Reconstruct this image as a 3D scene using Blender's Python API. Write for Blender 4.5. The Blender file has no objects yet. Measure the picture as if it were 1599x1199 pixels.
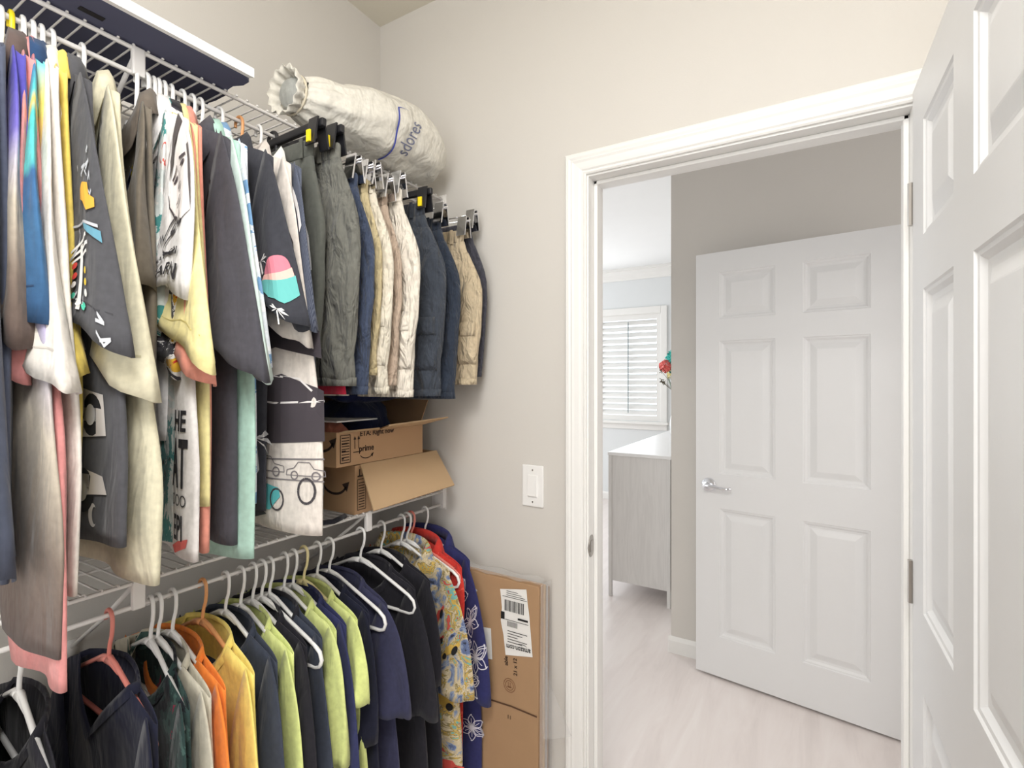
import bpy, bmesh, math, random
from mathutils import Vector, Matrix
R = math.radians
sc = bpy.context.scene
COL = sc.collection

# ------------------------------------------------------------------ camera
cam_d = bpy.data.cameras.new('camera')
cam = bpy.data.objects.new('camera', cam_d); COL.objects.link(cam)
cam.location = (1.391, -1.383, 1.425)
cam.rotation_euler = (R(90), 0, R(30.6))
cam_d.sensor_width = 36; cam_d.lens = 36 * 792 / 1599
cam_d.shift_y = -4.5 / 1599
cam_d.clip_start = .02
sc.camera = cam

# ------------------------------------------------------------------ world, lights, exposure
w = bpy.data.worlds.new('sky'); sc.world = w; w.use_nodes = True
w.node_tree.nodes['Background'].inputs[0].default_value = (.86, .93, 1, 1)
w.node_tree.nodes['Background'].inputs[1].default_value = 2.2
def area(name, loc, rot, sx, sy, power, col=(1, 1, 1), shape='RECTANGLE', spread=180):
    d = bpy.data.lights.new(name, 'AREA'); d.shape = shape; d.size = sx; d.size_y = sy
    d.energy = power; d.color = col; d.spread = R(spread)
    o = bpy.data.objects.new(name, d); COL.objects.link(o); o.location = loc; o.rotation_euler = rot
    return o
# bedroom daylight: a light added for an unseen side window, another at the shutters
area('daylight_added_side', (-3.42, 2.6, 1.5), (0, R(-90), 0), 2.0, 2.2, 62, (.95, .975, 1))
area('daylight_shuttered_window', (-.9, 4.40, 1.6), (R(-90), 0, 0), 1.5, 1.3, 9, (.95, .975, 1))
# fill light added at the closet's rear wall, behind the camera
area('rear_fill_light', (1.25, -2.55, 1.45), (R(90), 0, 0), 1.0, 1.2, 9, (.97, .985, 1))
# daylight from the room past the hall's end
area('daylight_entry', (2.62, .66, 1.45), (0, R(90), 0), 1.6, .8, 4.5, (1, .91, .86))
sc.view_settings.view_transform = 'Standard'
sc.view_settings.look = 'None'
sc.view_settings.gamma = 1
sc.view_settings.use_curve_mapping = False
sc.view_settings.exposure = .36

# ------------------------------------------------------------------ materials
def lin(c):
    def f(v):
        v /= 255.
        return v / 12.92 if v <= .04045 else ((v + .055) / 1.055) ** 2.4
    return (f(c[0]), f(c[1]), f(c[2]), 1)
MATS = {}
def new_mat(name):
    m = bpy.data.materials.new(name); m.use_nodes = True
    return m, m.node_tree.nodes, m.node_tree.links, m.node_tree.nodes['Principled BSDF']
def N(ns, t, **kw):
    n = ns.new(t)
    for k, v in kw.items():
        if k in n.inputs: n.inputs[k].default_value = v
        else: setattr(n, k, v)
    return n
def plain(name, col, rough=.5, metal=0., var=.04, scale=30., bump=0., bscale=200., **kw):
    if name in MATS: return MATS[name]
    m, ns, ls, b = new_mat(name)
    c = lin(col)
    b.inputs['Roughness'].default_value = rough; b.inputs['Metallic'].default_value = metal
    tc = N(ns, 'ShaderNodeTexCoord')
    nz = N(ns, 'ShaderNodeTexNoise', Scale=scale, Detail=4.)
    ls.new(tc.outputs['Object'], nz.inputs['Vector'])
    mx = N(ns, 'ShaderNodeMix', data_type='RGBA')
    mx.inputs[6].default_value = tuple(min(1, x * (1 - var)) for x in c[:3]) + (1,)
    mx.inputs[7].default_value = tuple(min(1, x * (1 + var)) for x in c[:3]) + (1,)
    ls.new(nz.outputs[0], mx.inputs[0]); ls.new(mx.outputs[2], b.inputs['Base Color'])
    if bump:
        n2 = N(ns, 'ShaderNodeTexNoise', Scale=bscale, Detail=3.); ls.new(tc.outputs['Object'], n2.inputs['Vector'])
        bp = N(ns, 'ShaderNodeBump', Strength=bump, Distance=.002)
        ls.new(n2.outputs[0], bp.inputs['Height']); ls.new(bp.outputs[0], b.inputs['Normal'])
    for k, v in kw.items(): b.inputs[k].default_value = v
    MATS[name] = m
    return m
def ramp(ns, stops, const=False):
    r = N(ns, 'ShaderNodeValToRGB'); e = r.color_ramp.elements
    if const: r.color_ramp.interpolation = 'CONSTANT'
    while len(e) < len(stops): e.new(.5)
    for k, (p, c) in zip(e, sorted(stops, key=lambda t: t[0])): k.position = p; k.color = lin(c)
    return r
def fabric(name, col, pattern=None, stops=None, scale=20., rough=.92, crease=.45, warp=.1):
    """cloth: base colour with weave and soft creases; printed patterns are flat print"""
    if name in MATS: return MATS[name]
    m, ns, ls, b = new_mat(name)
    b.inputs['Roughness'].default_value = rough
    b.inputs['Sheen Weight'].default_value = .12
    b.inputs['Specular IOR Level'].default_value = .2
    tc = N(ns, 'ShaderNodeTexCoord')
    fine = N(ns, 'ShaderNodeTexNoise', Scale=90., Detail=5.); ls.new(tc.outputs['Object'], fine.inputs['Vector'])
    if pattern is None:
        base = N(ns, 'ShaderNodeRGB'); base.outputs[0].default_value = lin(col); out = base.outputs[0]
    elif pattern == 'ramp':                       # bands of colour down the garment
        sp = N(ns, 'ShaderNodeSeparateXYZ'); ls.new(tc.outputs['UV'], sp.inputs[0])
        nz = N(ns, 'ShaderNodeTexNoise', Scale=scale, Detail=6.); ls.new(tc.outputs['UV'], nz.inputs['Vector'])
        ma = N(ns, 'ShaderNodeMath', operation='MULTIPLY_ADD'); ls.new(nz.outputs[0], ma.inputs[0])
        ma.inputs[1].default_value = warp; ls.new(sp.outputs[1], ma.inputs[2])
        su = N(ns, 'ShaderNodeMath', operation='SUBTRACT'); ls.new(ma.outputs[0], su.inputs[0]); su.inputs[1].default_value = warp * .5
        r = ramp(ns, stops); ls.new(su.outputs[0], r.inputs[0]); out = r.outputs[0]
    elif pattern == 'blotch':                     # all-over print
        mp = N(ns, 'ShaderNodeMapping'); mp.inputs['Scale'].default_value = (1, .5, 1); ls.new(tc.outputs['Object'], mp.inputs[0])
        nz = N(ns, 'ShaderNodeTexNoise', Scale=scale, Detail=5., Roughness=.62, Distortion=1.2); ls.new(mp.outputs[0], nz.inputs['Vector'])
        r = ramp(ns, stops, True); ls.new(nz.outputs[0], r.inputs[0]); out = r.outputs[0]
    elif pattern == 'line':                       # thin drawn lines over a ground colour
        nz = N(ns, 'ShaderNodeTexNoise', Scale=scale, Detail=3., Distortion=1.5); ls.new(tc.outputs['Object'], nz.inputs['Vector'])
        r = ramp(ns, stops, True); ls.new(nz.outputs[0], r.inputs[0]); out = r.outputs[0]
    elif pattern == 'denim':
        wv = N(ns, 'ShaderNodeTexWave', Scale=160., Distortion=3., Detail=3.); ls.new(tc.outputs['Object'], wv.inputs['Vector'])
        r = ramp(ns, stops); ls.new(wv.outputs[0], r.inputs[0]); out = r.outputs[0]
    mx = N(ns, 'ShaderNodeMix', data_type='RGBA', blend_type='MULTIPLY'); mx.inputs[0].default_value = 1.
    r2 = ramp(ns, [(.3, (236, 236, 236)), (.7, (255, 255, 255))]); ls.new(fine.outputs[0], r2.inputs[0])
    ls.new(out, mx.inputs[6]); ls.new(r2.outputs[0], mx.inputs[7]); ls.new(mx.outputs[2], b.inputs['Base Color'])
    mp = N(ns, 'ShaderNodeMapping'); mp.inputs['Scale'].default_value = (1, 1, .38); ls.new(tc.outputs['Object'], mp.inputs[0])
    cr = N(ns, 'ShaderNodeTexNoise', Scale=16. if crease < .7 else 34., Detail=3., Distortion=.6); ls.new(mp.outputs[0], cr.inputs['Vector'])
    b1 = N(ns, 'ShaderNodeBump', Strength=crease, Distance=.03 if crease < .7 else .05); ls.new(cr.outputs[0], b1.inputs['Height'])
    b2 = N(ns, 'ShaderNodeBump', Strength=.25, Distance=.001); ls.new(fine.outputs[0], b2.inputs['Height'])
    ls.new(b1.outputs[0], b2.inputs['Normal']); ls.new(b2.outputs[0], b.inputs['Normal'])
    MATS[name] = m
    return m
def ink(col):
    return plain('ink_%d_%d_%d' % col, col, .9, var=.03)

WALL = plain('wall_paint', (213, 209, 203), .85, var=.012, scale=6, bump=.12, bscale=260)
CEIL = plain('ceiling_paint', (219, 213, 198), .9, var=.01, scale=8, bump=.25, bscale=120)
BCEIL = plain('bedroom_ceiling_paint', (244, 245, 245), .9, var=.01, scale=8)
BWALL = plain('bedroom_wall_paint', (226, 229, 230), .85, var=.01, scale=6)
TRIM = plain('trim_white', (238, 237, 234), .38, var=.01, scale=10)
DOORW = plain('door_white', (229, 229, 229), .42, var=.012, scale=12, bump=.1, bscale=90)
WIRE = plain('wire_coating', (236, 233, 230), .35, var=.01)
WPLAST = plain('white_plastic', (243, 242, 240), .32, var=.01)
CHROME = plain('chrome', (225, 226, 230), .09, 1., var=.01)
NICKEL = plain('satin_nickel', (176, 172, 168), .32, 1., var=.02)
BLACKP = plain('black_plastic', (30, 30, 34), .4, var=.05)
CARD = plain('cardboard', (176, 141, 106), .85, var=.05, scale=14, bump=.1, bscale=60)
CARD_IN = plain('cardboard_inner', (188, 158, 122), .85, var=.04, scale=14)
INK = ink((52, 38, 32)); BLACK = ink((28, 26, 28)); WHITE = ink((240, 238, 234))

def wood_floor():
    m, ns, ls, b = new_mat('whitewashed_floor')
    tc = N(ns, 'ShaderNodeTexCoord')
    mp = N(ns, 'ShaderNodeMapping'); mp.inputs['Scale'].default_value = (6, .9, 1); ls.new(tc.outputs['Object'], mp.inputs[0])
    nz = N(ns, 'ShaderNodeTexNoise', Scale=2.2, Detail=7., Roughness=.6, Distortion=.7); ls.new(mp.outputs[0], nz.inputs['Vector'])
    r = ramp(ns, [(.25, (216, 207, 203)), (.5, (227, 218, 214)), (.75, (233, 226, 222))]); ls.new(nz.outputs[0], r.inputs[0])
    ls.new(r.outputs[0], b.inputs['Base Color']); b.inputs['Roughness'].default_value = .38
    return m
FLOOR = wood_floor()
def grained_white():
    m, ns, ls, b = new_mat('whitewashed_oak')
    tc = N(ns, 'ShaderNodeTexCoord')
    mp = N(ns, 'ShaderNodeMapping'); mp.inputs['Scale'].default_value = (14, 14, 1.2); ls.new(tc.outputs['Object'], mp.inputs[0])
    nz = N(ns, 'ShaderNodeTexNoise', Scale=3., Detail=6., Distortion=1.4); ls.new(mp.outputs[0], nz.inputs['Vector'])
    r = ramp(ns, [(.35, (216, 214, 212)), (.6, (223, 221, 219))]); ls.new(nz.outputs[0], r.inputs[0])
    ls.new(r.outputs[0], b.inputs['Base Color']); b.inputs['Roughness'].default_value = .5
    return m
OAKW = grained_white()

# ------------------------------------------------------------------ mesh helpers
class MB:
    def __init__(s): s.v = []; s.f = []
    def add(s, v, f):
        o = len(s.v); s.v += [tuple(p) for p in v]; s.f += [tuple(i + o for i in q) for q in f]; return s
    def box(s, x0, x1, y0, y1, z0, z1):
        v = [(x, y, z) for x in (x0, x1) for y in (y0, y1) for z in (z0, z1)]
        return s.add(v, [(0, 1, 3, 2), (4, 6, 7, 5), (0, 4, 5, 1), (2, 3, 7, 6), (0, 2, 6, 4), (1, 5, 7, 3)])
    def tube(s, pts, r, n=8, closed=False, caps=True):
        pts = [Vector(p) for p in pts]; k = len(pts); rs = r if isinstance(r, (list, tuple)) else [r] * k
        T = []
        for i in range(k):
            a = pts[(i - 1) % k] if (closed or i) else pts[i]; c = pts[(i + 1) % k] if (closed or i < k - 1) else pts[i]
            d = c - a; T.append(d.normalized() if d.length > 1e-9 else Vector((0, 0, 1)))
        up = Vector((0, 0, 1)) if abs(T[0].z) < .9 else Vector((1, 0, 0))
        nrm = T[0].cross(up).normalized(); v = []
        for i in range(k):
            nrm = (nrm - T[i] * nrm.dot(T[i]))
            nrm = nrm.normalized() if nrm.length > 1e-9 else T[i].orthogonal().normalized()
            bi = T[i].cross(nrm)
            for j in range(n):
                a = 2 * math.pi * j / n
                v.append(pts[i] + nrm * (math.cos(a) * rs[i]) + bi * (math.sin(a) * rs[i]))
        f = []
        for i in range(k if closed else k - 1):
            for j in range(n):
                f.append((i * n + j, i * n + (j + 1) % n, ((i + 1) % k) * n + (j + 1) % n, ((i + 1) % k) * n + j))
        if caps and not closed:
            f.append(tuple(range(n))[::-1]); f.append(tuple((k - 1) * n + j for j in range(n)))
        return s.add(v, f)
    def lathe(s, prof, n=20, c=(0, 0, 0), axis='z'):
        v = []
        for r, h in prof:
            for j in range(n):
                a = 2 * math.pi * j / n; p = (r * math.cos(a), r * math.sin(a), h)
                if axis == 'y': p = (p[0], p[2], p[1])
                if axis == 'x': p = (p[2], p[0], p[1])
                v.append((p[0] + c[0], p[1] + c[1], p[2] + c[2]))
        f = [(i * n + j, i * n + (j + 1) % n, (i + 1) * n + (j + 1) % n, (i + 1) * n + j) for i in range(len(prof) - 1) for j in range(n)]
        f.append(tuple(range(n))[::-1]); f.append(tuple((len(prof) - 1) * n + j for j in range(n)))
        return s.add(v, f)
    def loft(s, rings, closed=True, cap0=False, cap1=False):
        n = len(rings[0]); v = [p for r in rings for p in r]; f = []
        for i in range(len(rings) - 1):
            for j in range(n if closed else n - 1):
                f.append((i * n + j, i * n + (j + 1) % n, (i + 1) * n + (j + 1) % n, (i + 1) * n + j))
        if cap0: f.append(tuple(range(n))[::-1])
        if cap1: f.append(tuple((len(rings) - 1) * n + j for j in range(n)))
        return s.add(v, f)
    def build(s, name, mat, parent=None, smooth=False, uv=None, bevel=0, solid=0, loc=None):
        me = bpy.data.meshes.new(name); me.from_pydata(s.v, [], s.f); me.update()
        if smooth:
            me.polygons.foreach_set('use_smooth', [True] * len(me.polygons))
        if uv:
            l = me.uv_layers.new(name='uv')
            for lp in me.loops: l.data[lp.index].uv = uv[lp.vertex_index]
        if mat: me.materials.append(mat)
        o = bpy.data.objects.new(name, me); COL.objects.link(o)
        if parent: o.parent = parent
        if loc: o.location = loc
        if solid:
            md = o.modifiers.new('thick', 'SOLIDIFY'); md.thickness = solid; md.offset = 0
        if bevel:
            md = o.modifiers.new('edge', 'BEVEL'); md.width = bevel; md.segments = 2; md.limit_method = 'ANGLE'
        fix_normals(me)
        return o
def fix_normals(me):
    bm = bmesh.new(); bm.from_mesh(me); bmesh.ops.recalc_face_normals(bm, faces=bm.faces[:]); bm.to_mesh(me); bm.free()
def empty(name, loc=(0, 0, 0), rz=0.):
    o = bpy.data.objects.new(name, None); COL.objects.link(o); o.location = loc; o.rotation_euler = (0, 0, rz)
    o.empty_display_size = .05; return o
def tag(o, label=None, cat=None, group=None, kind=None):
    if label: o['label'] = label
    if cat: o['category'] = cat
    if group: o['group'] = group
    if kind: o['kind'] = kind
    return o
def struct(o, label=None):
    o['kind'] = 'structure'
    if label: o['label'] = label
    return o
def dup(o, parent=None, loc=None, rz=None):
    c = o.copy(); COL.objects.link(c); c.parent = parent
    if loc is not None: c.location = loc
    if rz is not None: c.rotation_euler[2] = rz
    for ch in [k for k in o.children]: dup(ch, c)
    return c
def smooth01(t):
    t = max(0., min(1., t)); return t * t * (3 - 2 * t)
def lerp(a, b, t): return a + (b - a) * t

# ---- flat prints: 2-D polygons laid on a surface through a mapping function
def ribbon(pts, wd):
    """a drawn stroke as quads"""
    out = []
    for (ax, ay), (bx, by) in zip(pts[:-1], pts[1:]):
        dx, dy = bx - ax, by - ay; L = math.hypot(dx, dy) or 1e-6
        nx, ny = -dy / L * wd / 2, dx / L * wd / 2
        out.append([(ax + nx, ay + ny), (ax - nx, ay - ny), (bx - nx, by - ny), (bx + nx, by + ny)])
    return out
def disc(cx, cy, rx, ry=None, n=18, a0=0., a1=360.):
    ry = ry or rx
    m = n if a1 - a0 >= 360 else n + 1
    return [(cx + rx * math.cos(R(a0 + (a1 - a0) * i / n)), cy + ry * math.sin(R(a0 + (a1 - a0) * i / n))) for i in range(m)]
def arc(cx, cy, rx, ry, a0, a1, n=14):
    return [(cx + rx * math.cos(R(a0 + (a1 - a0) * i / n)), cy + ry * math.sin(R(a0 + (a1 - a0) * i / n))) for i in range(n + 1)]
def rect(x0, x1, y0, y1): return [(x0, y0), (x1, y0), (x1, y1), (x0, y1)]
def xf(polys, sx=1., sy=None, dx=0., dy=0., rot=0.):
    sy = sx if sy is None else sy; c, s_ = math.cos(R(rot)), math.sin(R(rot))
    return [[(dx + sx * (x * c - y * s_), dy + sy * (x * s_ + y * c)) for x, y in p] for p in polys]
def glyphs(txt, size=1., bold=False, spacing=1.):
    cu = bpy.data.curves.new('glyphs', 'FONT'); cu.body = txt; cu.size = size; cu.align_x = 'CENTER'; cu.align_y = 'CENTER'
    cu.resolution_u = 3; cu.space_character = spacing
    if bold: cu.offset = size * .022
    o = bpy.data.objects.new('glyphs', cu); COL.objects.link(o)
    dg = bpy.context.evaluated_depsgraph_get(); me = bpy.data.meshes.new_from_object(o.evaluated_get(dg))
    polys = [[(me.vertices[i].co.x, me.vertices[i].co.y) for i in p.vertices] for p in me.polygons]
    bpy.data.objects.remove(o); bpy.data.curves.remove(cu); bpy.data.meshes.remove(me)
    return polys
def decal(name, polys, fn, mat, parent, cut=None):
    bm = bmesh.new()
    for p in polys:
        vs = [bm.verts.new((x, y, 0)) for x, y in p]
        try: bm.faces.new(vs)
        except ValueError: pass
    if cut and bm.verts:
        for ax in (0, 1):
            lo = min(v.co[ax] for v in bm.verts); hi = max(v.co[ax] for v in bm.verts)
            k = math.floor(lo / cut) + 1
            while k * cut < hi:
                co = [0, 0, 0]; co[ax] = k * cut; no = [0, 0, 0]; no[ax] = 1
                bmesh.ops.bisect_plane(bm, geom=bm.verts[:] + bm.edges[:] + bm.faces[:], plane_co=co, plane_no=no); k += 1
    for v in bm.verts: v.co = fn(v.co.x, v.co.y)
    me = bpy.data.meshes.new(name); bm.to_mesh(me); bm.free(); me.materials.append(mat)
    o = bpy.data.objects.new(name, me); COL.objects.link(o); o.parent = parent
    if len(polys) > 1: o['kind'] = 'stuff'
    return o

# ------------------------------------------------------------------ the rooms
H = 2.75
XL, XR, ZH = .832, 1.578, 2.02          # closet door opening
WT = .115
struct(MB().box(-3.5, 3.2, -2.6, 4.6, -.06, 0).build('floor', FLOOR), 'whitewashed pale wood floor with a pinkish cast')
struct(MB().box(-.1, 2.5, -2.6, 0, H, H + .06).build('ceiling', CEIL), 'beige closet ceiling')
struct(MB().box(-3.5, 3.2, 0, 4.6, H, H + .06).build('ceiling', BCEIL), 'bright white bedroom ceiling')
struct(MB().box(-.1, 0, -2.6, 0, 0, H).build('wall_left', WALL), 'greige closet wall behind the hanging clothes')
struct(MB().box(-.1, XL - .018, 0, WT, 0, H).box(XR + .018, 2.5, 0, WT, 0, H).box(XL - .018, XR + .018, 0, WT, ZH + .018, H)
       .box(-3.5, -.1, 0, WT, 0, H).build('wall_back', WALL), 'greige closet wall around the doorway')
struct(MB().box(2.4, 2.5, -2.6, 0, 0, H).build('wall_right', WALL))
struct(MB().box(-.1, 2.5, -2.7, -2.6, 0, H).build('wall_rear', WALL))
w2 = struct(empty('fill_window', (1.25, -2.6, 1.45)), 'added closet window behind the camera for the fill light')  # made-up window, added to go with the rear fill light
MB().box(-.58, -.5, 0, .03, -.68, .68).box(.5, .58, 0, .03, -.68, .68).box(-.499, .499, 0, .03, .6, .68).box(-.499, .499, 0, .03, -.68, -.6).build('window_frame', TRIM, w2)
MB().box(-.5, .5, 0, .006, -.6, .6).build('pane', plain('fill_window_pane', (240, 244, 248), .2), w2)
struct(MB().box(.752, 2.6, 1.345, 1.46, 0, H).box(.752, .87, 1.46, 4.5, 0, H).build('wall_hall', WALL), 'greige hall wall behind the open six panel door')
# bedroom window wall with its opening, plain side wall
WX0, WX1, WZ0, WZ1 = -1.62, -.10, .96, 2.21
struct(MB().box(-3.5, WX0, 4.5, 4.6, 0, H).box(WX1, .752, 4.5, 4.6, 0, H).box(WX0, WX1, 4.5, 4.6, 0, WZ0).box(WX0, WX1, 4.5, 4.6, WZ1, H)
       .build('wall_bedroom', BWALL), 'pale bedroom wall around the shuttered window')
struct(MB().box(-3.6, -3.5, 0, 4.6, 0, H).build('wall_bedroom_side', BWALL))
struct(MB().box(2.7, 2.8, WT, 1.345, 0, H).build('wall_hall_end', WALL))
# crown moulding of the bedroom
prof = [(0, 0), (.012, 0), (.02, .02), (.06, .06), (.075, .10), (.095, .105), (.095, .13), (0, .13)]
struct(MB().loft([[(x, 4.5 - d, H - .13 + z) for d, z in prof] for x in (-3.5, .752)], True, True, True).build('trim_1', TRIM), 'white crown moulding in the bedroom')
# baseboards
def baseboard(name, x0, y0, x1, y1, nx, ny, h=.085):
    p = [(0, 0), (.013, 0), (.013, h - .02), (.008, h - .008), (.003, h), (0, h)]
    return struct(MB().loft([[(x + nx * d, y + ny * d, z) for d, z in p] for x, y in ((x0, y0), (x1, y1))], True, True, True).build(name, TRIM))
baseboard('baseboard_hall', .739, 1.345, 2.6, 1.345, 0, -1)
baseboard('baseboard_hall_side', .752, 1.345, .752, 4.5, -1, 0)
baseboard('baseboard_back', 0, 0, .764, 0, 0, -1)
baseboard('baseboard_left', 0, -2.6, 0, 0, 1, 0)
baseboard('baseboard_bedroom', -3.5, 4.5, .752, 4.5, 0, -1)

# ---- closet doorway: jamb, stops, casing on both sides
CP = [(0, .0), (0, .008), (.004, .011), (.010, .009), (.014, .013), (.020, .0145), (.034, .016), (.040, .019), (.044, .0175), (.050, .020), (.058, .020), (.063, .016), (.063, 0)]
def casing(name, yw, sgn, label):
    a, b, z = XL - .005, XR + .005, ZH + .005
    st = [lambda t: (a - t, 0), lambda t: (a - t, z + t), lambda t: (b + t, z + t), lambda t: (b + t, 0)]
    return struct(MB().loft([[(f(t)[0], yw + sgn * d, f(t)[1]) for t, d in CP] for f in st], True, True, True).build(name, TRIM), label)
casing('trim_2', 0, -1, 'white moulded door casing on the closet side')
casing('trim_3', WT, 1, 'white moulded door casing on the hall side')
fr = struct(empty('door_frame', (0, 0, 0)), 'white door frame of the closet doorway')
MB().box(XL - .018, XL, 0, WT, 0, ZH).box(XR, XR + .018, 0, WT, 0, ZH).box(XL - .018, XR + .018, 0, WT, ZH, ZH + .018).build('jamb', TRIM, fr)
MB().box(XL, XL + .011, .04, .076, 0, ZH).box(XR - .011, XR, .04, .076, 0, ZH).box(XL, XR, .04, .076, ZH - .011, ZH).build('door_stop', TRIM, fr, bevel=.002)
sp = MB()
pl = [(XL + .0008, .004, .91), (XL + .0008, .004, .972), (XL + .0008, .034, .972), (XL + .0008, .034, .91)]
ring = [(XL + .0012, .019 + .016 * (abs(math.cos(a)) ** .6) * (1 if math.cos(a) > 0 else -1), .941 + .032 * (abs(math.sin(a)) ** .6) * (1 if math.sin(a) > 0 else -1)) for a in [2 * math.pi * i / 20 for i in range(20)]]
sp.loft([ring, [(x - .0012, y, z) for x, y, z in ring]], True, True, True).box(XL + .001, XL + .0025, .010, .028, .925, .957)
sp.tube([(XL + .002, .004, .918), (XL + .003, -.006, .93), (XL + .002, -.008, .941), (XL + .003, -.006, .952), (XL + .002, .004, .964)], .002, 6)
o = sp.build('strike_plate', NICKEL, fr); o['label'] = 'satin nickel strike plate'

# ---- six panel doors
def six_panel(name, W, Hd, T, stile, mull, rows, label, cat, loc, rz, z0=.012):
    root = empty(name, loc, rz)
    tag(root, label, cat)
    pw = (W - 2 * stile - mull) / 2
    xs = [0, stile, stile + pw, stile + pw + mull, W - stile, W]
    zs = [0]
    for a, b in sorted(((Hd - b, Hd - a) for a, b in rows)): zs += [a, b]
    zs += [Hd]
    leaf = MB()
    for yy in (-T / 2, T / 2):
        for i in range(5):
            for j in range(len(zs) - 1):
                if i in (1, 3) and j % 2 == 1: continue
                leaf.add([(xs[i], yy, zs[j]), (xs[i + 1], yy, zs[j]), (xs[i + 1], yy, zs[j + 1]), (xs[i], yy, zs[j + 1])], [(0, 1, 2, 3)])
    leaf.add([(x, y, z) for x in (0, W) for y in (-T / 2, T / 2) for z in (0, Hd)], [(0, 1, 3, 2), (4, 6, 7, 5), (0, 4, 5, 1) if 0 else (0, 2, 6, 4), (1, 5, 7, 3)])
    leaf.build('leaf', DOORW, root, loc=(0, 0, z0))
    for i in (1, 3):
        for j in range(1, len(zs) - 1, 2):
            x0, x1, a, b = xs[i], xs[i + 1], zs[j], zs[j + 1]; m = MB()
            for sg in (-1, 1):
                rings = [[(x0 + d, sg * (T / 2 - e), a + d), (x1 - d, sg * (T / 2 - e), a + d), (x1 - d, sg * (T / 2 - e), b - d), (x0 + d, sg * (T / 2 - e), b - d)]
                         for d, e in ((0, 0), (.003, .0035), (.009, .0045), (.017, .011), (.026, .0125), (.031, .0115), (.052, .0045), (.055, .004))]
                m.loft(rings, True, False, True)
            m.build('panel', DOORW, root, loc=(0, 0, z0))
    return root
rows = [(.10, .325), (.43, 1.06), (1.215, 1.84)]
# closet door, swung fully open towards the camera
near = six_panel('door_1', .76, 2.022, .035, .104, .105, rows, 'near white six panel closet door swung wide open', 'door', (XR + .014, -.028, 0), R(-89.0))
near['kind'] = 'structure'
hg = MB()
for z in (.25, 1.0, 1.8): hg.tube([(-.004, -.02, z - .045), (-.004, -.02, z + .045)], .006, 8)
hg.build('hinge', NICKEL, near)
def lever(root, x, z, sgn, flip):
    m = MB().lathe([(0.001, 0), (.033, 0), (.033, .004), (.029, .009), (.014, .012), (.012, .03), (.013, .045), (.001, .046)], 24, (0, 0, 0), 'y')
    h = MB(); k = len(m.v)
    m.v = [(a, b * sgn, c) for a, b, c in m.v]
    m.v = [(a + x, b + sgn * .0175, c + z) for a, b, c in m.v]
    r = m.build('rosette', CHROME, root, True)
    h.tube([(x, sgn * .056, z), (x + flip * .02, sgn * .062, z + .001), (x + flip * .055, sgn * .062, z - .004), (x + flip * .09, sgn * .06, z - .006), (x + flip * .112, sgn * .055, z - .001)],
           [.010, .009, .0075, .0075, .0065], 12)
    h.build('lever', CHROME, root, True)
# hall door: hinge at right, latch at left
hx, hy = 1.708, 1.128
hall = six_panel('door_2', .813, 2.03, .035, .11, .108, [(.098, .32), (.425, 1.06), (1.225, 1.84)], 'white six panel door with lever handle standing open in the hall', 'door', (hx, hy, 0), math.atan2(1.24 - hy, .906 - hx))
hall['kind'] = 'structure'
lever(hall, .813 - .062, .925, 1, -1); lever(hall, .813 - .062, .925, -1, -1)
MB().box(.8131, .8140, -.011, .011, .90, .955).build('latch_plate', NICKEL, hall)
# light switch
sw = tag(empty('light_switch', (.650, 0, 1.102)), 'white rocker light switch on the greige wall by the doorway', 'switch')
MB().box(-.037, .037, -.006, 0, -.064, .064).build('cover_plate', WPLAST, sw, bevel=.003)
MB().box(-.0165, .0165, -.0075, -.005, -.034, .034).build('rocker_frame', WPLAST, sw, bevel=.001)
MB().add([(-.0145, -.0075, -.032), (.0145, -.0075, -.032), (.0145, -.0125, -.03), (-.0145, -.0125, -.03), (-.0145, -.0085, .032), (.0145, -.0085, .032), (-.0145, -.0065, .032), (.0145, -.0065, .032)],
         [(0, 1, 2, 3), (3, 2, 5, 4), (4, 5, 7, 6), (0, 3, 4, 6), (1, 7, 5, 2)]).build('rocker', WPLAST, sw)
for z in (-.049, .049): MB().lathe([(.0005, -.0066), (.0028, -.0066), (.0028, -.005)], 10, (0, 0, z), 'y').build('screw', NICKEL, sw)

# ---- bedroom: shuttered window, dresser, flowers
win = struct(empty('window_1', (0, 4.5, 0)), 'white plantation shutter window in the bright bedroom')
MB().box(WX0 - .07, WX0, -.02, 0, WZ0 - .04, WZ1 + .08).box(WX1, WX1 + .07, -.02, 0, WZ0 - .04, WZ1 + .08).box(WX0 + .0002, WX1 - .0002, -.02, 0, WZ1, WZ1 + .08).build('window_frame', TRIM, win, bevel=.004)
MB().box(WX0 - .09, WX1 + .09, -.06, 0, WZ0 - .035, WZ0 - .005).box(WX0 - .07, WX1 + .07, -.018, 0, WZ0 - .10, WZ0 - .035).build('window_sill', TRIM, win, bevel=.004)
GLASS, gn, gl, gb = new_mat('window_glass'); gb.inputs['Transmission Weight'].default_value = 1; gb.inputs['Roughness'].default_value = .02; gb.inputs['IOR'].default_value = 1.45
MB().box(WX0, WX1, .085, .09, WZ0, WZ1).build('pane', GLASS, win)
louver_proto = None
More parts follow.
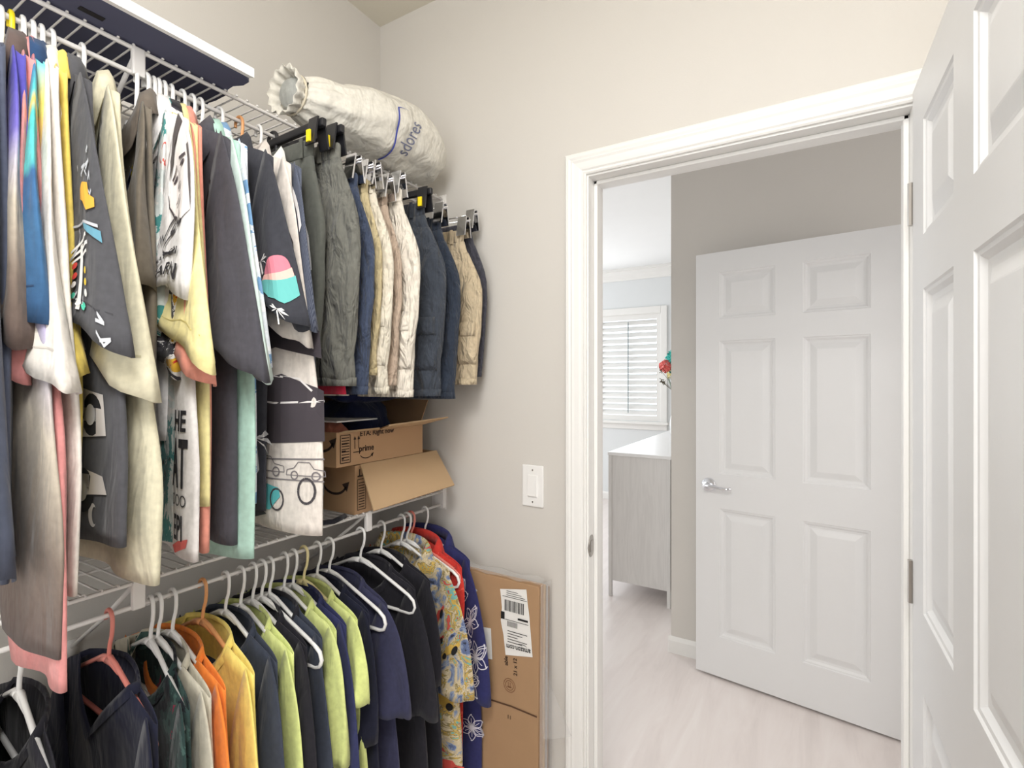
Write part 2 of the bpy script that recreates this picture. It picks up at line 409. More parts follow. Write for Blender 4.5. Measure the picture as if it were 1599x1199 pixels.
for px in (WX0, (WX0 + WX1) / 2 + .001):
    pw = (WX1 - WX0) / 2 - .001
    MB().box(px, px + .05, 0, .028, WZ0, WZ1).box(px + pw - .05, px + pw, 0, .028, WZ0, WZ1).box(px + .0502, px + pw - .0502, 0, .028, WZ0, WZ0 + .06).box(px + .0502, px + pw - .0502, 0, .028, WZ1 - .06, WZ1).build('shutter_frame', TRIM, win)
    nl = 16; p0 = (WZ1 - WZ0 - .12) / nl
    for k in range(nl):
        z = WZ0 + .06 + p0 * (k + .5)
        if louver_proto is None:
            rg = [(.036 * math.cos(t), .0045 * math.sin(t)) for t in [2 * math.pi * i / 10 for i in range(10)]]
            ca, sa = math.cos(R(52)), math.sin(R(52))
            louver_proto = MB().loft([[(x, a * ca - b * sa, a * sa + b * ca) for a, b in rg] for x in (0, pw - .104)], True, True, True).build('louver', TRIM, win, loc=(px + .052, .014, z))
        else: dup(louver_proto, win, (px + .052, .014, z))
    MB().box(px + pw / 2 - .006, px + pw / 2 + .006, -.03, -.02, WZ0 + .09, WZ1 - .09).build('tilt_rod', plain('rod_grey', (170, 178, 180), .5), win)

dr = tag(empty('dresser', (.43, 1.85, 0)), 'whitewashed oak dresser on corner legs past the hall wall', 'dresser')
DX0, DX1, DL, DH = -.204, .200, 1.72, .955
MB().box(DX0 + .004, DX1, .004, DL - .004, .105, DH - .022).build('body', OAKW, dr)
MB().box(DX0 - .006, DX1 + .004, -.006, DL + .006, DH - .022, DH).build('top', plain('dresser_top', (240, 240, 240), .35), dr, bevel=.003)
for lx in (DX0, DX1 - .022):
    for ly in (-.003, DL - .019): MB().box(lx, lx + .022, ly, ly + .022, 0, DH - .022).build('leg', OAKW, dr, bevel=.002)
for k in range(2):
    for r_ in range(3):
        y0 = .03 + k * .835; z0 = .12 + r_ * .27
        d = MB().box(DX0 - .014, DX0 + .004, y0, y0 + .825, z0, z0 + .26).build('drawer', OAKW, dr, bevel=.003)
        MB().lathe([(.001, -.03), (.014, -.03), (.014, -.022), (.006, -.016), (.006, 0)], 12, (DX0 - .014, y0 + .41, z0 + .13), 'x').build('knob', NICKEL, d, True)
fl = tag(empty('flower_vase', (.365, 3.2, DH)), 'vase with coral and teal flowers on the white dresser', 'vase')
MB().lathe([(.04, 0), (.055, .02), (.06, .09), (.045, .18), (.03, .24), (.036, .27)], 20).build('vase', plain('vase_white', (228, 232, 232), .25), fl, True)
rnd = random.Random(5)
def blossom(name, c, rad, col, n, pr):
    m = MB()
    for i in range(n):
        d = Vector((rnd.gauss(0, 1), rnd.gauss(0, 1), rnd.gauss(0, 1))).normalized(); p = Vector(c) + d * rad * rnd.uniform(.6, 1)
        a = d.orthogonal().normalized(); b = d.cross(a)
        for q in range(4):
            t = q * math.pi / 2; e1 = a * math.cos(t) + b * math.sin(t); e2 = a * math.cos(t + 1.2) + b * math.sin(t + 1.2)
            m.add([p, p + e1 * pr + d * pr * .35, p + (e1 + e2) * pr * .75 + d * pr * .5, p + e2 * pr + d * pr * .35], [(0, 1, 2, 3)])
    return m.build(name, plain('petal_%d_%d_%d' % col, col, .7, var=.15, scale=40), fl)
heads = [((-.095, -.01, .60), .05, (236, 118, 112), 34, .022), ((-.03, .0, .68), .06, (70, 196, 186), 46, .018), ((.0, .02, .56), .065, (62, 186, 180), 50, .018),
         ((-.045, -.02, .53), .035, (240, 226, 160), 20, .014), ((.07, .0, .62), .06, (236, 128, 118), 34, .022)]
for c, rd, col, n, pr in heads:
    blossom('blossom', c, rd, col, n, pr)
    MB().tube([(0, 0, .2), (c[0] * .5, c[1] * .5, .2 + (c[2] - .2) * .55), c], .003, 6).build('stem', plain('stem_green', (84, 120, 78), .6), fl)
m = MB()
for k in range(7):
    a = rnd.uniform(-.13, -.05); z = rnd.uniform(.38, .80); p0 = (0, 0, .3); p1 = (a, rnd.uniform(-.04, .04), z)
    m.tube([p0, (a * .4, 0, lerp(.3, z, .6)), p1], .0015, 5)
    for q in range(5):
        e = (p1[0] + rnd.uniform(-.02, .02), p1[1] + rnd.uniform(-.02, .02), p1[2] + rnd.uniform(-.03, .02)); m.tube([p1, e], [.0015, .004], 5)
m.build('twig', plain('twig_brown', (92, 84, 66), .7), fl)

# ---- closet ceiling lamp (above and behind the camera)
lamp = tag(empty('ceiling_lamp', (1.28, -1.55, H)), 'round white flush ceiling lamp of the closet', 'lamp')
MB().lathe([(.001, 0), (.19, 0), (.19, -.03), (.17, -.035), (.001, -.035)], 32).build('base', WPLAST, lamp, True)
LM, ln, ll, lb = new_mat('lamp_glass'); lb.inputs['Base Color'].default_value = (1, 1, 1, 1)
lb.inputs['Emission Color'].default_value = (1, .965, .92, 1); lb.inputs['Emission Strength'].default_value = 6
MB().lathe([(.17, -.036), (.165, -.06), (.13, -.085), (.07, -.1), (.001, -.105)], 32).build('shade', LM, lamp, True)
ld = bpy.data.lights.new('ceiling_lamp_light', 'AREA'); ld.shape = 'DISK'; ld.size = .55; ld.energy = 13; ld.color = (1, .99, .975)
lo = bpy.data.objects.new('ceiling_lamp_light', ld); COL.objects.link(lo); lo.location = (1.28, -1.55, H - .13)
lp = bpy.data.lights.new('ceiling_lamp_glow', 'POINT'); lp.shadow_soft_size = .25; lp.energy = 21; lp.color = (1, .99, .975)
lpo = bpy.data.objects.new('ceiling_lamp_glow', lp); COL.objects.link(lpo); lpo.location = (1.28, -1.55, H - .50)

# ------------------------------------------------------------------ wire shelves
SX = .30
def wire_shelf(name, zf, label):
    root = tag(empty(name, (0, 0, zf)), label, 'shelf')
    Y0, Y1 = -1.75, -.012
    def bar(nm, x, z, r, y0=Y0, y1=Y1):
        return MB().tube([(x, y0, z), (x, y1, z)], r, 8).build(nm, WIRE, root, True)
    bar('front_rail', SX, 0, .0042); bar('hang_rail', SX - .004, -.045, .0046); bar('back_rail', .012, .002, .0035); bar('middle_wire', .15, -.004, .0026); bar('middle_wire', .06, -.004, .0022)
    proto = None; n = int((Y1 - Y0) / .0245)
    for k in range(n):
        y = Y1 - .01 - k * .0245
        if proto is None:
            proto = MB().tube([(.010, 0, .001), (.29, 0, .001), (SX - .004, 0, .004), (SX + .003, 0, .0062), (SX + .006, 0, .003)], .0019, 6).build('wire', WIRE, root, True, loc=(0, y, 0))
        else: dup(proto, root, (0, y, 0))
    for y in (-.92, -.345):
        MB().box(SX - .006, SX + .006, y - .011, y + .011, -.05, .004).build('joint_plate', WIRE, root, bevel=.003)
        MB().tube([(SX - .008, y, -.003), (.16, y, -.10), (.004, y, -.20)], .0045, 8).box(.0, .006, y - .012, y + .012, -.225, -.185).build('brace', WIRE, root, True)
    MB().box(SX - .03, SX + .008, -.012, 0, -.055, .012).box(SX - .05, SX + .012, -.003, 0, -.062, .018).build('end_bracket', WIRE, root, bevel=.002)
    for y in (-1.4, -1.1, -.8, -.5, -.2): MB().box(0, .014, y - .01, y + .01, -.004, .016).build('wall_clip', WIRE, root, bevel=.002)
    return root
wire_shelf('wire_shelf', 2.047, 'upper white wire shelf carrying the canvas bag')
wire_shelf('wire_shelf', 1.047, 'lower white wire shelf carrying the cartons')
RAILX = SX - .004
UZ, LZ = 2.002 - .077, 1.002 - .077     # neck height of hangers on each rail

# ------------------------------------------------------------------ hangers
HCOL = {'white': WPLAST, 'yellow': plain('hanger_yellow', (248, 222, 40), .35, var=.02), 'pink': plain('hanger_pink', (226, 138, 126), .35, var=.02),
        'peach': plain('hanger_peach', (233, 168, 112), .35, var=.02), 'cream': plain('hanger_cream', (240, 226, 172), .35, var=.02), 'black': BLACKP}
def hook_pts(c=.077, r=.0165):
    pts = [(0, 0, 0), (0, 0, .012), (.004, 0, .026), (.013, 0, .042), (r, 0, .058)]
    for a in range(0, 196, 15): pts.append((r * math.cos(R(a)), 0, c + r * math.sin(R(a)) - .007))
    return pts
HP = {}
def hanger(y, z, yaw, color, label, group, dy=0., dz=0., sx=.95):
    root = tag(empty('clothes_hanger', (RAILX, y + dy, z + dz), R(yaw)), label, 'hanger', group); root.scale = (sx, 1, 1)
    if color not in HP:
        a = MB().tube(hook_pts(), .0036, 8).build('hook', HCOL[color], root, True)
        pts = [(0, 0, .002), (.03, 0, -.004), (.185, 0, -.066), (.203, 0, -.078), (.209, 0, -.094), (.203, 0, -.108), (.19, 0, -.113)]
        loop = pts + [(.1, 0, -.113), (0, 0, -.113)] + [(-x, yy, zz) for x, yy, zz in ([(.1, 0, -.113)] + pts[::-1])][:-1]
        b = MB().tube(loop, .0044, 8, True).tube([(0, 0, -.003), (.02, 0, -.006), (.05, 0, -.016)], [.008, .006, .004], 8).tube([(0, 0, -.003), (-.02, 0, -.006), (-.05, 0, -.016)], [.008, .006, .004], 8).build('frame', HCOL[color], root, True)
        HP[color] = (a, b)
    else:
        for k in HP[color]: dup(k, root)
    return root

# ------------------------------------------------------------------ shirts
def sway(x, z):
    d = smooth01(-z / .55)
    return .011 * d * math.sin(5.2 * x + 2.0 * z + .7) + .006 * d * math.sin(15 * x + 1.3 * z + 2.)
class Shirt:
    def __init__(s, y, rail, yaw, label, body, sleeve=None, collar=None, W=.155, rn=.078, bulge=.022, fwd=0., L=.8, wb=.21, bo=(.27, -.47), bi=None, tk=.011, neck='camp', seed=0, group=None, name='camp_shirt', cat='shirt',
                 hang='white', hang_label=None, drop=0., fold=.004, kf=26., short=None, dz=0., hdy=0., dipf=.075, slim=1., xoff=0.):
        s.W, s.L, s.wb, s.tk, s.seed, s.drop, s.fold, s.kf = W, L, wb, tk, seed, drop, fold, kf
        s.rn = rn; s.bulge = bulge; s.fwd = fwd; s.dipf = dipf; s.neck = neck
        s.ph = (seed * 1.7) % 6.28; s.slim = slim
        zr = UZ if rail == 'u' else LZ
        s.root = tag(empty(name, (RAILX + xoff, y, zr + dz), R(yaw)), label, cat, group)
        s.bo = bo; s.bi = bi or (bo[0] - .19, bo[1] + .10)
        s.make_body(body); s.make_sleeve(sleeve or body, 1); s.make_sleeve(sleeve or body, -1)
        s.make_neck(collar or body)
        if hang: hanger(y, zr, yaw, hang, hang_label or ('%s plastic hanger holding the %s' % (hang, short)), 'hangers on the %s rail' % ('upper' if rail == 'u' else 'lower'), dy=hdy, sx=W / .218 if hdy > -.01 else .95)
    def zsh(s, x, front):
        ax = abs(x)
        z = .016 - .40 * max(0, ax - .012) - 6.6 * max(0, ax - s.W + .03) ** 2
        if ax < s.rn:
            k = math.sqrt(max(0, 1 - (ax / s.rn) ** 2))
            z0 = .016 - .40 * (s.rn - .012)
            if s.neck == 'vneck': k = 1 - ax / s.rn
            z = z0 - (s.dipf * k if front else -.012 * k)
        return z
    def a(s, v): return lerp(s.W, s.wb, smooth01(v * 1.25))
    def zhem(s, x):
        return -s.L - s.drop * smooth01((x - .02) / .08) + .008 * math.sin(9 * x + s.ph)
    def ys(s, p, v, x, z, front):
        b = lerp(.008, s.tk, smooth01(v * 2.2)) * max(0, 1 - p * p) ** .38
        if abs(x) < s.rn: b += .022 * (1 - (x / s.rn) ** 2) * max(0, 1 - v * 4)
        y = (-b if front else b) + sway(x, z)
        y += s.fold * smooth01(v * 1.5) * math.sin(s.kf * x + 2.5 * z + s.ph) * (1 if front else .6)
        y += .35 * s.fold * math.sin(2.1 * s.kf * x - 7 * z + s.ph * 2) * smooth01(v * 2)
        return y
    def make_body(s, mat):
        nu, nv = 72, 26; V = []; UVs = []
        for j in range(nv + 1):
            v = (j / nv) ** .9
            for i in range(nu):
                th = 2 * math.pi * i / nu; c, sn = math.cos(th), math.sin(th); front = sn < 0
                p = math.copysign(abs(c) ** .8, c); x = s.a(v) * p
                zt = s.zsh(x, front) if abs(sn) > 1e-6 else s.zsh(x, True)
                z = lerp(zt, s.zhem(x), v)
                V.append((x, s.ys(p, v, x, z, front), z)); UVs.append((p * .5 + .5, 1 - v))
        m = MB(); rings = [V[j * nu:(j + 1) * nu] for j in range(nv + 1)]; m.loft(rings)
        s.nv, s.nu = nv, nu
        s.body = m.build('body', mat, s.root, True, UVs, solid=.0016)
        s.rim = rings[0]
    def on_body(s, x, z, eps=.0022):
        zt = s.zsh(x, True); zh = s.zhem(x); v = max(0, min(1, (zt - z) / (zt - zh))); p = max(-.999, min(.999, x / s.a(v)))
        return (x, s.ys(p, v, x, z, True) - eps, z)
    def sl(s, w_, s_):
        """point of the sleeve's mid plane: w_ -1 inner .. 1 outer, s_ 0 seam .. 1 hem"""
        tx, tz = s.W - .010, s.zsh(s.W - .012, True) + .006
        ix, iz = s.W - .085, -.30 if s.bo[1] < -.38 else -.22
        bx, bz = s.bo; jx, jz = s.bi
        cx, cz = (tx + bx) / 2 + s.bulge, (tz + bz) / 2 + .015 + s.bulge * .9
        q = 1 - s_
        ox, oz = q * q * tx + 2 * q * s_ * cx + s_ * s_ * bx, q * q * tz + 2 * q * s_ * cz + s_ * s_ * bz
        nx, nz = lerp(ix, jx, s_), lerp(iz, jz, s_)
        t = w_ * .5 + .5
        return lerp(nx, ox, t), lerp(nz, oz, t)
    def sy(s, w_, s_, x, z, side):
        t = (lerp(.006, .009, s_) + (.010 + s.tk * .6) * s_ ** 3) * max(0, 1 - w_ * w_) ** .6
        if s_ > .9: t += .001
        y0 = -(.004 + s.tk * .4 + (.013 + s.fwd) * smooth01(s_ * 1.6))
        return y0 + side * t + sway(x, z) + s.fold * smooth01(s_ * 2) * (math.sin(5. * w_ + 2 * s_ + s.ph) + .5 * math.sin(11 * w_ - 3 * s_ + s.ph))
    def make_sleeve(s, mat, mir):
        nu, nv = (36, 14) if mir > 0 else (16, 6); rings = []; UVs = []
        for j in range(nv + 1):
            q = j / nv; rg = []
            for i in range(nu):
                th = 2 * math.pi * i / nu; w_ = math.copysign(abs(math.cos(th)) ** .85, math.cos(th)); sd = math.sin(th)
                x, z = s.sl(w_, q); y = s.sy(w_, q, x, z, math.copysign(1, sd) if abs(sd) > 1e-6 else 0)
                if mir < 0: y = s.sy(w_, q, x, z, math.copysign(1, sd) if abs(sd) > 1e-6 else 0) - sway(x, z) + sway(-x, z)
                z += .006 * math.sin(6 * w_ + s.ph) * q - math.copysign(.016, sd) * q ** 4 * (1 - w_ * w_)
                rg.append((x * mir, y, z)); UVs.append((w_ * .5 + .5, 1 - q))
            rings.append(rg)
        o = MB().loft(rings).build('sleeve', mat, s.root, True, UVs, solid=.0018)
        if mir > 0: s.sleeve = o
        return o
    def on_sleeve(s, w_, s_, eps=.0036):
        x, z = s.sl(w_, s_); return (x, s.sy(w_, s_, x, z, -1) - eps, z + .006 * math.sin(6 * w_ + s.ph) * s_ + .016 * s_ ** 4 * (1 - w_ * w_))
    def make_neck(s, mat):
        rim = [p for p in s.rim if abs(p[0]) <= s.rn * 1.04]
        # loop round the neck hole: back edge one way, front edge back again
        back = sorted([p for p in rim if p[1] >= sway(p[0], p[2])], key=lambda p: p[0]); front = sorted([p for p in rim if p[1] < sway(p[0], p[2])], key=lambda p: -p[0])
        loop = back + front; n = len(loop); c = Vector((0, 0, 0))
        for p in loop: c += Vector(p) / n
        def off(p, r, dz): 
            d = Vector((p[0] - c.x, p[1] - c.y, 0)); d = d.normalized() if d.length > 1e-6 else Vector((1, 0, 0))
            return (p[0] + d.x * r, p[1] + d.y * r * .7, p[2] + dz)
        if s.neck == 'camp':
            k = len(back); seq = front[len(front) // 2 + 1:] + back + front[:len(front) // 2]
            rings = [[off(p, .000, -.004) for p in seq], [off(p, -.004, .022) for p in seq], [off(p, .002, .030) for p in seq], [off(p, .012, .016) for p in seq],
                     [off(p, .026, -.022 - (.014 if i < 5 or i > len(seq) - 6 else 0)) for i, p in enumerate(seq)]]
            MB().loft(rings, False).build('collar', mat, s.root, True, solid=.0022)
        else:
            rings = [[off(p, .006, -.010) for p in loop], [off(p, .003, .001) for p in loop], [off(p, -.005, .006) for p in loop], [off(p, -.007, -.004) for p in loop]]
            MB().loft(rings).build('neckband', mat, s.root, True)

F = fabric
# ---- upper rail, from the near end towards the far wall
UG = 'shirts on the upper rail'
def U(y, yaw, label, short, body, **kw):
    return Shirt(y, 'u', yaw, label, body, group=UG, short=short, **kw)
slate = F('slate_knit', (82, 88, 106))
U(-1.122, -7.5, 'slate blue long sleeved shirt at the very left of the upper rail', 'slate blue long sleeved shirt', slate, bo=(.262, -.745), bi=(.15, -.70), L=.76, wb=.2, seed=1, neck='tee', name='long_sleeved_shirt', W=.14)
ombre = F('ombre_knit', (0, 0, 0), 'ramp', [(0, (96, 82, 78)), (.2, (128, 114, 104)), (.42, (196, 186, 170)), (.55, (190, 184, 196)), (.68, (118, 108, 190)), (.85, (92, 86, 178)), (1, (88, 82, 172))], 3., warp=.06)  # purple, cream and tan fade; dark taupe at the hem is painted shade
U(-1.107, -3.5, 'polo fading from periwinkle purple through cream to tan, hem darkened by painted shade', 'purple to tan polo', ombre, bo=(.205, -.46), L=.80, drop=.05, wb=.275, seed=2, name='polo_shirt', hang='white', bi=(.08, -.42), W=.125)
pink = F('pink_cotton', (222, 150, 148))
U(-1.095, -3.5, 'long pink shirt whose hem flares lowest at left', 'long pink shirt', pink, bo=(.19, -.50), L=.80, drop=.105, wb=.275, seed=3, name='shirt', hang='yellow', fold=.007, W=.12)
scen_s = F('scenic_print', (0, 0, 0), 'ramp', [(0, (50, 80, 116)), (.3, (66, 108, 148)), (.5, (62, 104, 150)), (.56, (94, 196, 196)), (.72, (86, 196, 190)), (.78, (236, 200, 92)), (.83, (90, 200, 198)), (.93, (70, 110, 164)), (1, (224, 130, 130))], 5., warp=.16)
scen_b = F('scenic_body', (0, 0, 0), 'ramp', [(0, (44, 70, 106)), (.6, (70, 150, 170)), (.9, (240, 210, 110)), (1, (110, 200, 205))], 4., warp=.2)
A4 = U(-1.081, -5.5, 'blue and turquoise scenic shirt with a printed building and airplane', 'blue scenic shirt', scen_b, sleeve=scen_s, bo=(.208, -.425), bi=(.06, -.385), L=.70, wb=.18, seed=4, W=.125)
offw = F('off_white_cotton', (232, 226, 218))
A6 = U(-1.069, -5, 'off white shirt with rolled sleeve beside the blue scenic shirt', 'off white rolled sleeve shirt', offw, bo=(.262, -.522), bi=(.07, -.44), L=.785, wb=.235, seed=5, W=.135, bulge=-.03)
yel = F('gold_yellow', (238, 212, 108))
U(-1.058, -3.5, 'golden yellow shirt squeezed between off white and black car shirts', 'golden yellow shirt', yel, bo=(.222, -.50), bi=(.12, -.42), L=.70, wb=.17, seed=6, hang='white', W=.12, bulge=-.045)
carsf = F('charcoal_car_cloth', (80, 80, 84))
A7 = U(-1.045, 1.5, 'charcoal drag racing shirt with starting light and yellow car', 'charcoal drag racing shirt', carsf, bo=(.28, -.462), bi=(.02, -.39), L=.745, wb=.252, seed=7, tk=.013, W=.14, fwd=-.008)
sage = F('pale_sage_cotton', (212, 206, 180))
A8 = U(-1.004, .5, 'pale sage yellow shirt with turned cuff in front of olive shirt', 'pale sage shirt', sage, bo=(.275, -.535), bi=(.08, -.43), L=.80, wb=.262, seed=8, tk=.016, fold=.006, W=.135, fwd=0.)
olive = F('olive_taupe', (118, 110, 98))
A9 = U(-.921, -14, 'olive taupe shirt with yellow and navy collar trim', 'olive taupe shirt', olive, bo=(.16, -.345), bi=(.03, -.33), L=.70, wb=.15, seed=9, collar=F('olive_collar', (112, 103, 94)), W=.12)
whitef = F('white_print_cloth', (238, 236, 236))
A10 = U(-0.905, -5.5, 'white shirt printed with a face, a signature and WARN lettering', 'white face print shirt', whitef, bo=(.21, -.362), bi=(.0, -.335), L=.6, wb=.10, seed=10, tk=.010, W=.185, bulge=.075, fwd=-.012)
tealp = F('teal_palm_print', (0, 0, 0), 'blotch', [(0, (38, 62, 62)), (.38, (70, 138, 136)), (.47, (206, 214, 212)), (.56, (226, 224, 220)), (.63, (210, 96, 88)), (.69, (228, 190, 170))], 9.)
U(-.902, -6, 'teal and white palm print shirt showing below the olive cuff', 'teal palm print shirt', tealp, bo=(.12, -.42), L=.79, wb=.15, seed=11, W=.12, bi=(.02, -.38))
A12 = U(-.892, -7, 'white shirt printed with tall black lettering down its side', 'white lettered shirt', F('white_letter_cloth', (234, 230, 228)), bo=(.13, -.40), L=.80, wb=.212, seed=12, tk=.013, W=.12)
comic = F('comic_print', (0, 0, 0), 'blotch', [(0, (34, 32, 38)), (.45, (60, 58, 66)), (.5, (240, 238, 236)), (.56, (232, 182, 60)), (.63, (206, 62, 52)), (.67, (40, 40, 46))], 11.)
U(-.884, -7.5, 'black comic print shirt with yellow and red patches', 'black comic print shirt', comic, bo=(.17, -.50), L=.78, wb=.17, seed=13, W=.14)
pale = F('pale_yellow', (240, 228, 166))
A13 = U(-.874, -7, 'pale lemon yellow shirt with wide sleeve in front of charcoal shirt', 'pale lemon shirt', pale, collar=pale, bo=(.272, -.485), bi=(.045, -.385), L=.72, wb=.2, seed=14, tk=.014)
sal = F('salmon_linen', (234, 156, 138))
U(-.861, -9, 'salmon pink linen shirt between lemon and charcoal shirts', 'salmon linen shirt', sal, bo=(.245, -.505), bi=(.12, -.44), L=.805, wb=.195, seed=15, tk=.016, hang='white')
char = F('charcoal_plain', (78, 77, 84))
U(-.841, 4, 'plain charcoal shirt with a broad drooping sleeve', 'plain charcoal shirt', char, bo=(.276, -.51), bi=(.09, -.40), L=.80, wb=.175, seed=16, tk=.017, fold=.006, W=.15)
mint = F('mint_cotton', (178, 214, 200))
U(-.822, 2.5, 'mint green shirt hanging just behind the charcoal shirt', 'mint green shirt', mint, sleeve=F('mint_pale', (206, 224, 218)), bo=(.272, -.505), bi=(.12, -.43), L=.825, wb=.2, seed=17, tk=.015)
lblue = F('light_blue_print', (0, 0, 0), 'blotch', [(0, (120, 160, 200)), (.45, (226, 232, 240)), (.55, (240, 242, 246)), (.66, (60, 80, 120))], 12.)
U(-.806, 2, 'light blue and white print shirt edge behind charcoal shirt', 'light blue print shirt', lblue, bo=(.25, -.47), L=.74, wb=.18, seed=18)
palmf = F('black_palm_cloth', (62, 63, 70))
A16 = U(-.766, 5, 'black shirt with white palms and a pink and turquoise sunset', 'black sunset palm shirt', palmf, bo=(.276, -.40), bi=(.10, -.345), L=.77, wb=.14, seed=19, tk=.013, W=.165)
creamf = F('cream_car_cloth', (228, 220, 212))
A17 = U(-.722, 3.5, 'cream shirt printed with black vintage cars, hanging in front of denim shirt', 'cream vintage car shirt', creamf, bo=(.245, -.44), bi=(.10, -.38), L=.80, wb=.255, seed=20, tk=.017, hang='peach', W=.165)
den = F('grey_denim', (0, 0, 0), 'denim', [(.2, (72, 78, 96)), (.8, (104, 110, 126))])
A18 = U(-.676, -4, 'grey denim shirt with white piping next to the olive pants', 'piped denim shirt', den, collar=WHITE, bo=(.25, -.40), bi=(.1, -.36), L=.66, wb=.215, seed=21, W=.165)

# prints on the upper shirts
SHIFT = {A7: (.36, .58), A10: (.14, .86)}
def sdec(S, name, polys, col, cut=.1, eps=.0036):       # polygons in sleeve coordinates
    if S in SHIFT: polys = [[(SHIFT[S][0] + x * SHIFT[S][1], y) for x, y in p] for p in polys]
    return decal(name, polys, lambda a, b: S.on_sleeve(a, b, eps), ink(col), S.sleeve, cut)
def bdec(S, name, polys, col, cut=.02):       # polygons in metres on the body
    return decal(name, polys, S.on_body, ink(col), S.body, cut)
# sleeve coordinate helper: glyph polygons (x right, y up) -> (w, s)
def sw_(polys, w0, s0, kw, ks, rot=0): return [[(w0 + x * kw, s0 - y * ks) for x, y in p] for p in xf(polys, 1, 1, 0, 0, rot)]
g = [rect(-.62 + i * .16, -.52 + i * .16, .58 + j * .022, .594 + j * .022) for i in range(8) for j in range(4)]
sdec(A4, 'printed_windows', g, (208, 224, 232))
sdec(A4, 'printed_airplane', [[(.2, .93), (.5, .915), (.55, .925), (.25, .945)], [(.32, .90), (.38, .925), (.34, .93)], [(.34, .935), (.44, .955), (.38, .93)]], (236, 236, 236))
sdec(A4, 'printed_surfboard', [disc(-.62, .84, .09, .06)], (214, 196, 176))
for S_, c_ in ((A8, (176, 170, 140)), (A13, (206, 192, 124)), (A6, (196, 190, 182)), (A4, (40, 62, 92)), (A7, (60, 60, 64))):
    decal('hem_stitch', ribbon([(-.92 + .184 * k, .885) for k in range(11)], .006), lambda a, b: S_.on_sleeve(a, b, .0022), ink(c_), S_.sleeve)
# drag strip print
tree = [rect(-.08, .06, .62, .93), rect(-.55, .5, .60, .615), rect(-.5, .55, .635, .65), rect(-.42, .48, .667, .68)]
sdec(A7, 'printed_starting_light', sw_([[(x, -y) for x, y in p] for p in tree], 0, 0, 1, 1), (238, 236, 232))
for nm, c, pts in (('printed_red_lamps', (214, 70, 62), [(-.3, .70), (-.28, .755)]), ('printed_yellow_lamps', (226, 196, 60), [(.24, .75), (.26, .80)]), ('printed_white_lamps', (232, 230, 226), [(-.3, .80), (.3, .845), (-.02, .9)]), ('printed_green_lamps', (74, 190, 160), [(-.28, .86), (.22, .905)])):
    sdec(A7, nm, [disc(x, y, .10, .016) for x, y in pts], c)
sdec(A7, 'printed_car', [[(.05, .40), (.25, .385), (.5, .39), (.72, .42), (.74, .47), (.9, .50), (.88, .53), (.6, .52), (.45, .47), (.2, .43)]], (226, 168, 62))
lines = ribbon(arc(-.6, .56, .5, .09, 120, -20), .02) + ribbon([(-.95, .46), (-.6, .44), (-.2, .50), (.5, .56), (.9, .60)], .012) + ribbon([(-.9, .30), (-.5, .36), (-.4, .42)], .02)
rr = random.Random(3)
for k in range(16):
    x, y = rr.uniform(-.8, .85), rr.choice([rr.uniform(.2, .5), rr.uniform(.85, .97)]); lines += ribbon([(x + rr.uniform(-.12, .12), y + rr.uniform(-.02, .02)) for _ in range(4)], .012)
sdec(A7, 'printed_white_lines', lines, (186, 188, 192))
sdec(A7, 'printed_water', [[(.3, .545), (.95, .62), (.95, .66), (.4, .58)]], (98, 150, 170))
wheel = lambda x, z, r: [disc(x, z, r, r)]
bdec(A7, 'printed_white_patch', [[(.06, -.50), (.20, -.52), (.21, -.58), (.06, -.59)], [(.05, -.62), (.2, -.64), (.215, -.665), (.06, -.68)]], (228, 222, 216))
for (x, z, r) in ((.165, -.55, .032), (.14, -.665, .034)):
    bdec(A7, 'printed_tire', wheel(x, z, r), (40, 40, 44)); S = A7
    decal('printed_rim', wheel(x, z, r * .5), lambda a, b: S.on_body(a, b, .0034), ink((206, 206, 208)), S.body, .02)
bdec(A7, 'printed_crescent', [arc(.17, -.70, .012, .018, 60, 300) + arc(.175, -.70, .007, .013, 300, 60)], (214, 212, 210))
# face print: a generic man's portrait
fx = lambda polys: [[(x, y) for x, y in p] for p in polys]
sdec(A10, 'printed_face_shade', [[(.98, .08), (.35, .20), (.15, .33), (.12, .50), (.30, .60), (.48, .70), (.72, .70), (.98, .66)]], (226, 219, 216), eps=.0028)
sdec(A10, 'printed_hair', [[(.99, .02), (.6, .05), (.2, .15), (.10, .30), (.2, .24), (.5, .14), (.99, .12)], [(.93, .3), (.99, .3), (.99, .66), (.93, .5)]], (84, 78, 78), eps=.0038)
sdec(A10, 'printed_features', [[(.22, .33), (.45, .30), (.47, .315), (.23, .35)], [(.62, .30), (.88, .34), (.88, .355), (.62, .325)], disc(.34, .375, .09, .014), disc(.74, .375, .09, .014),
                               [(.42, .475), (.56, .465), (.70, .485), (.56, .495)], [(.34, .555), (.5, .545), (.72, .565), (.5, .57)], [(.40, .59), (.58, .60), (.5, .605)]] + ribbon([(.54, .37), (.47, .44), (.42, .48)], .022) + ribbon([(.12, .42), (.16, .52), (.34, .63), (.58, .68)], .016), (70, 62, 66), eps=.0048)
sig = ribbon([(-.6, .66), (-.5, .60), (-.42, .66), (-.34, .62), (-.28, .67), (-.1, .60), (.05, .58), (.1, .62), (-.05, .66), (.12, .67), (.2, .63), (.3, .66), (.42, .60), (.40, .67), (.55, .65)], .02) + ribbon(arc(.2, .73, .42, .06, 60, 250), .016)
sdec(A10, 'printed_signature', xf(sig, .85, 1, .3, .045), (62, 60, 64))
sdec(A10, 'printed_lettering', sw_(glyphs('WARN', 1, True), .28, .92, .38, .085) + sw_(glyphs('MAY CON', 1, True), .34, .835, .2, .045), (44, 42, 46), eps=.0046)
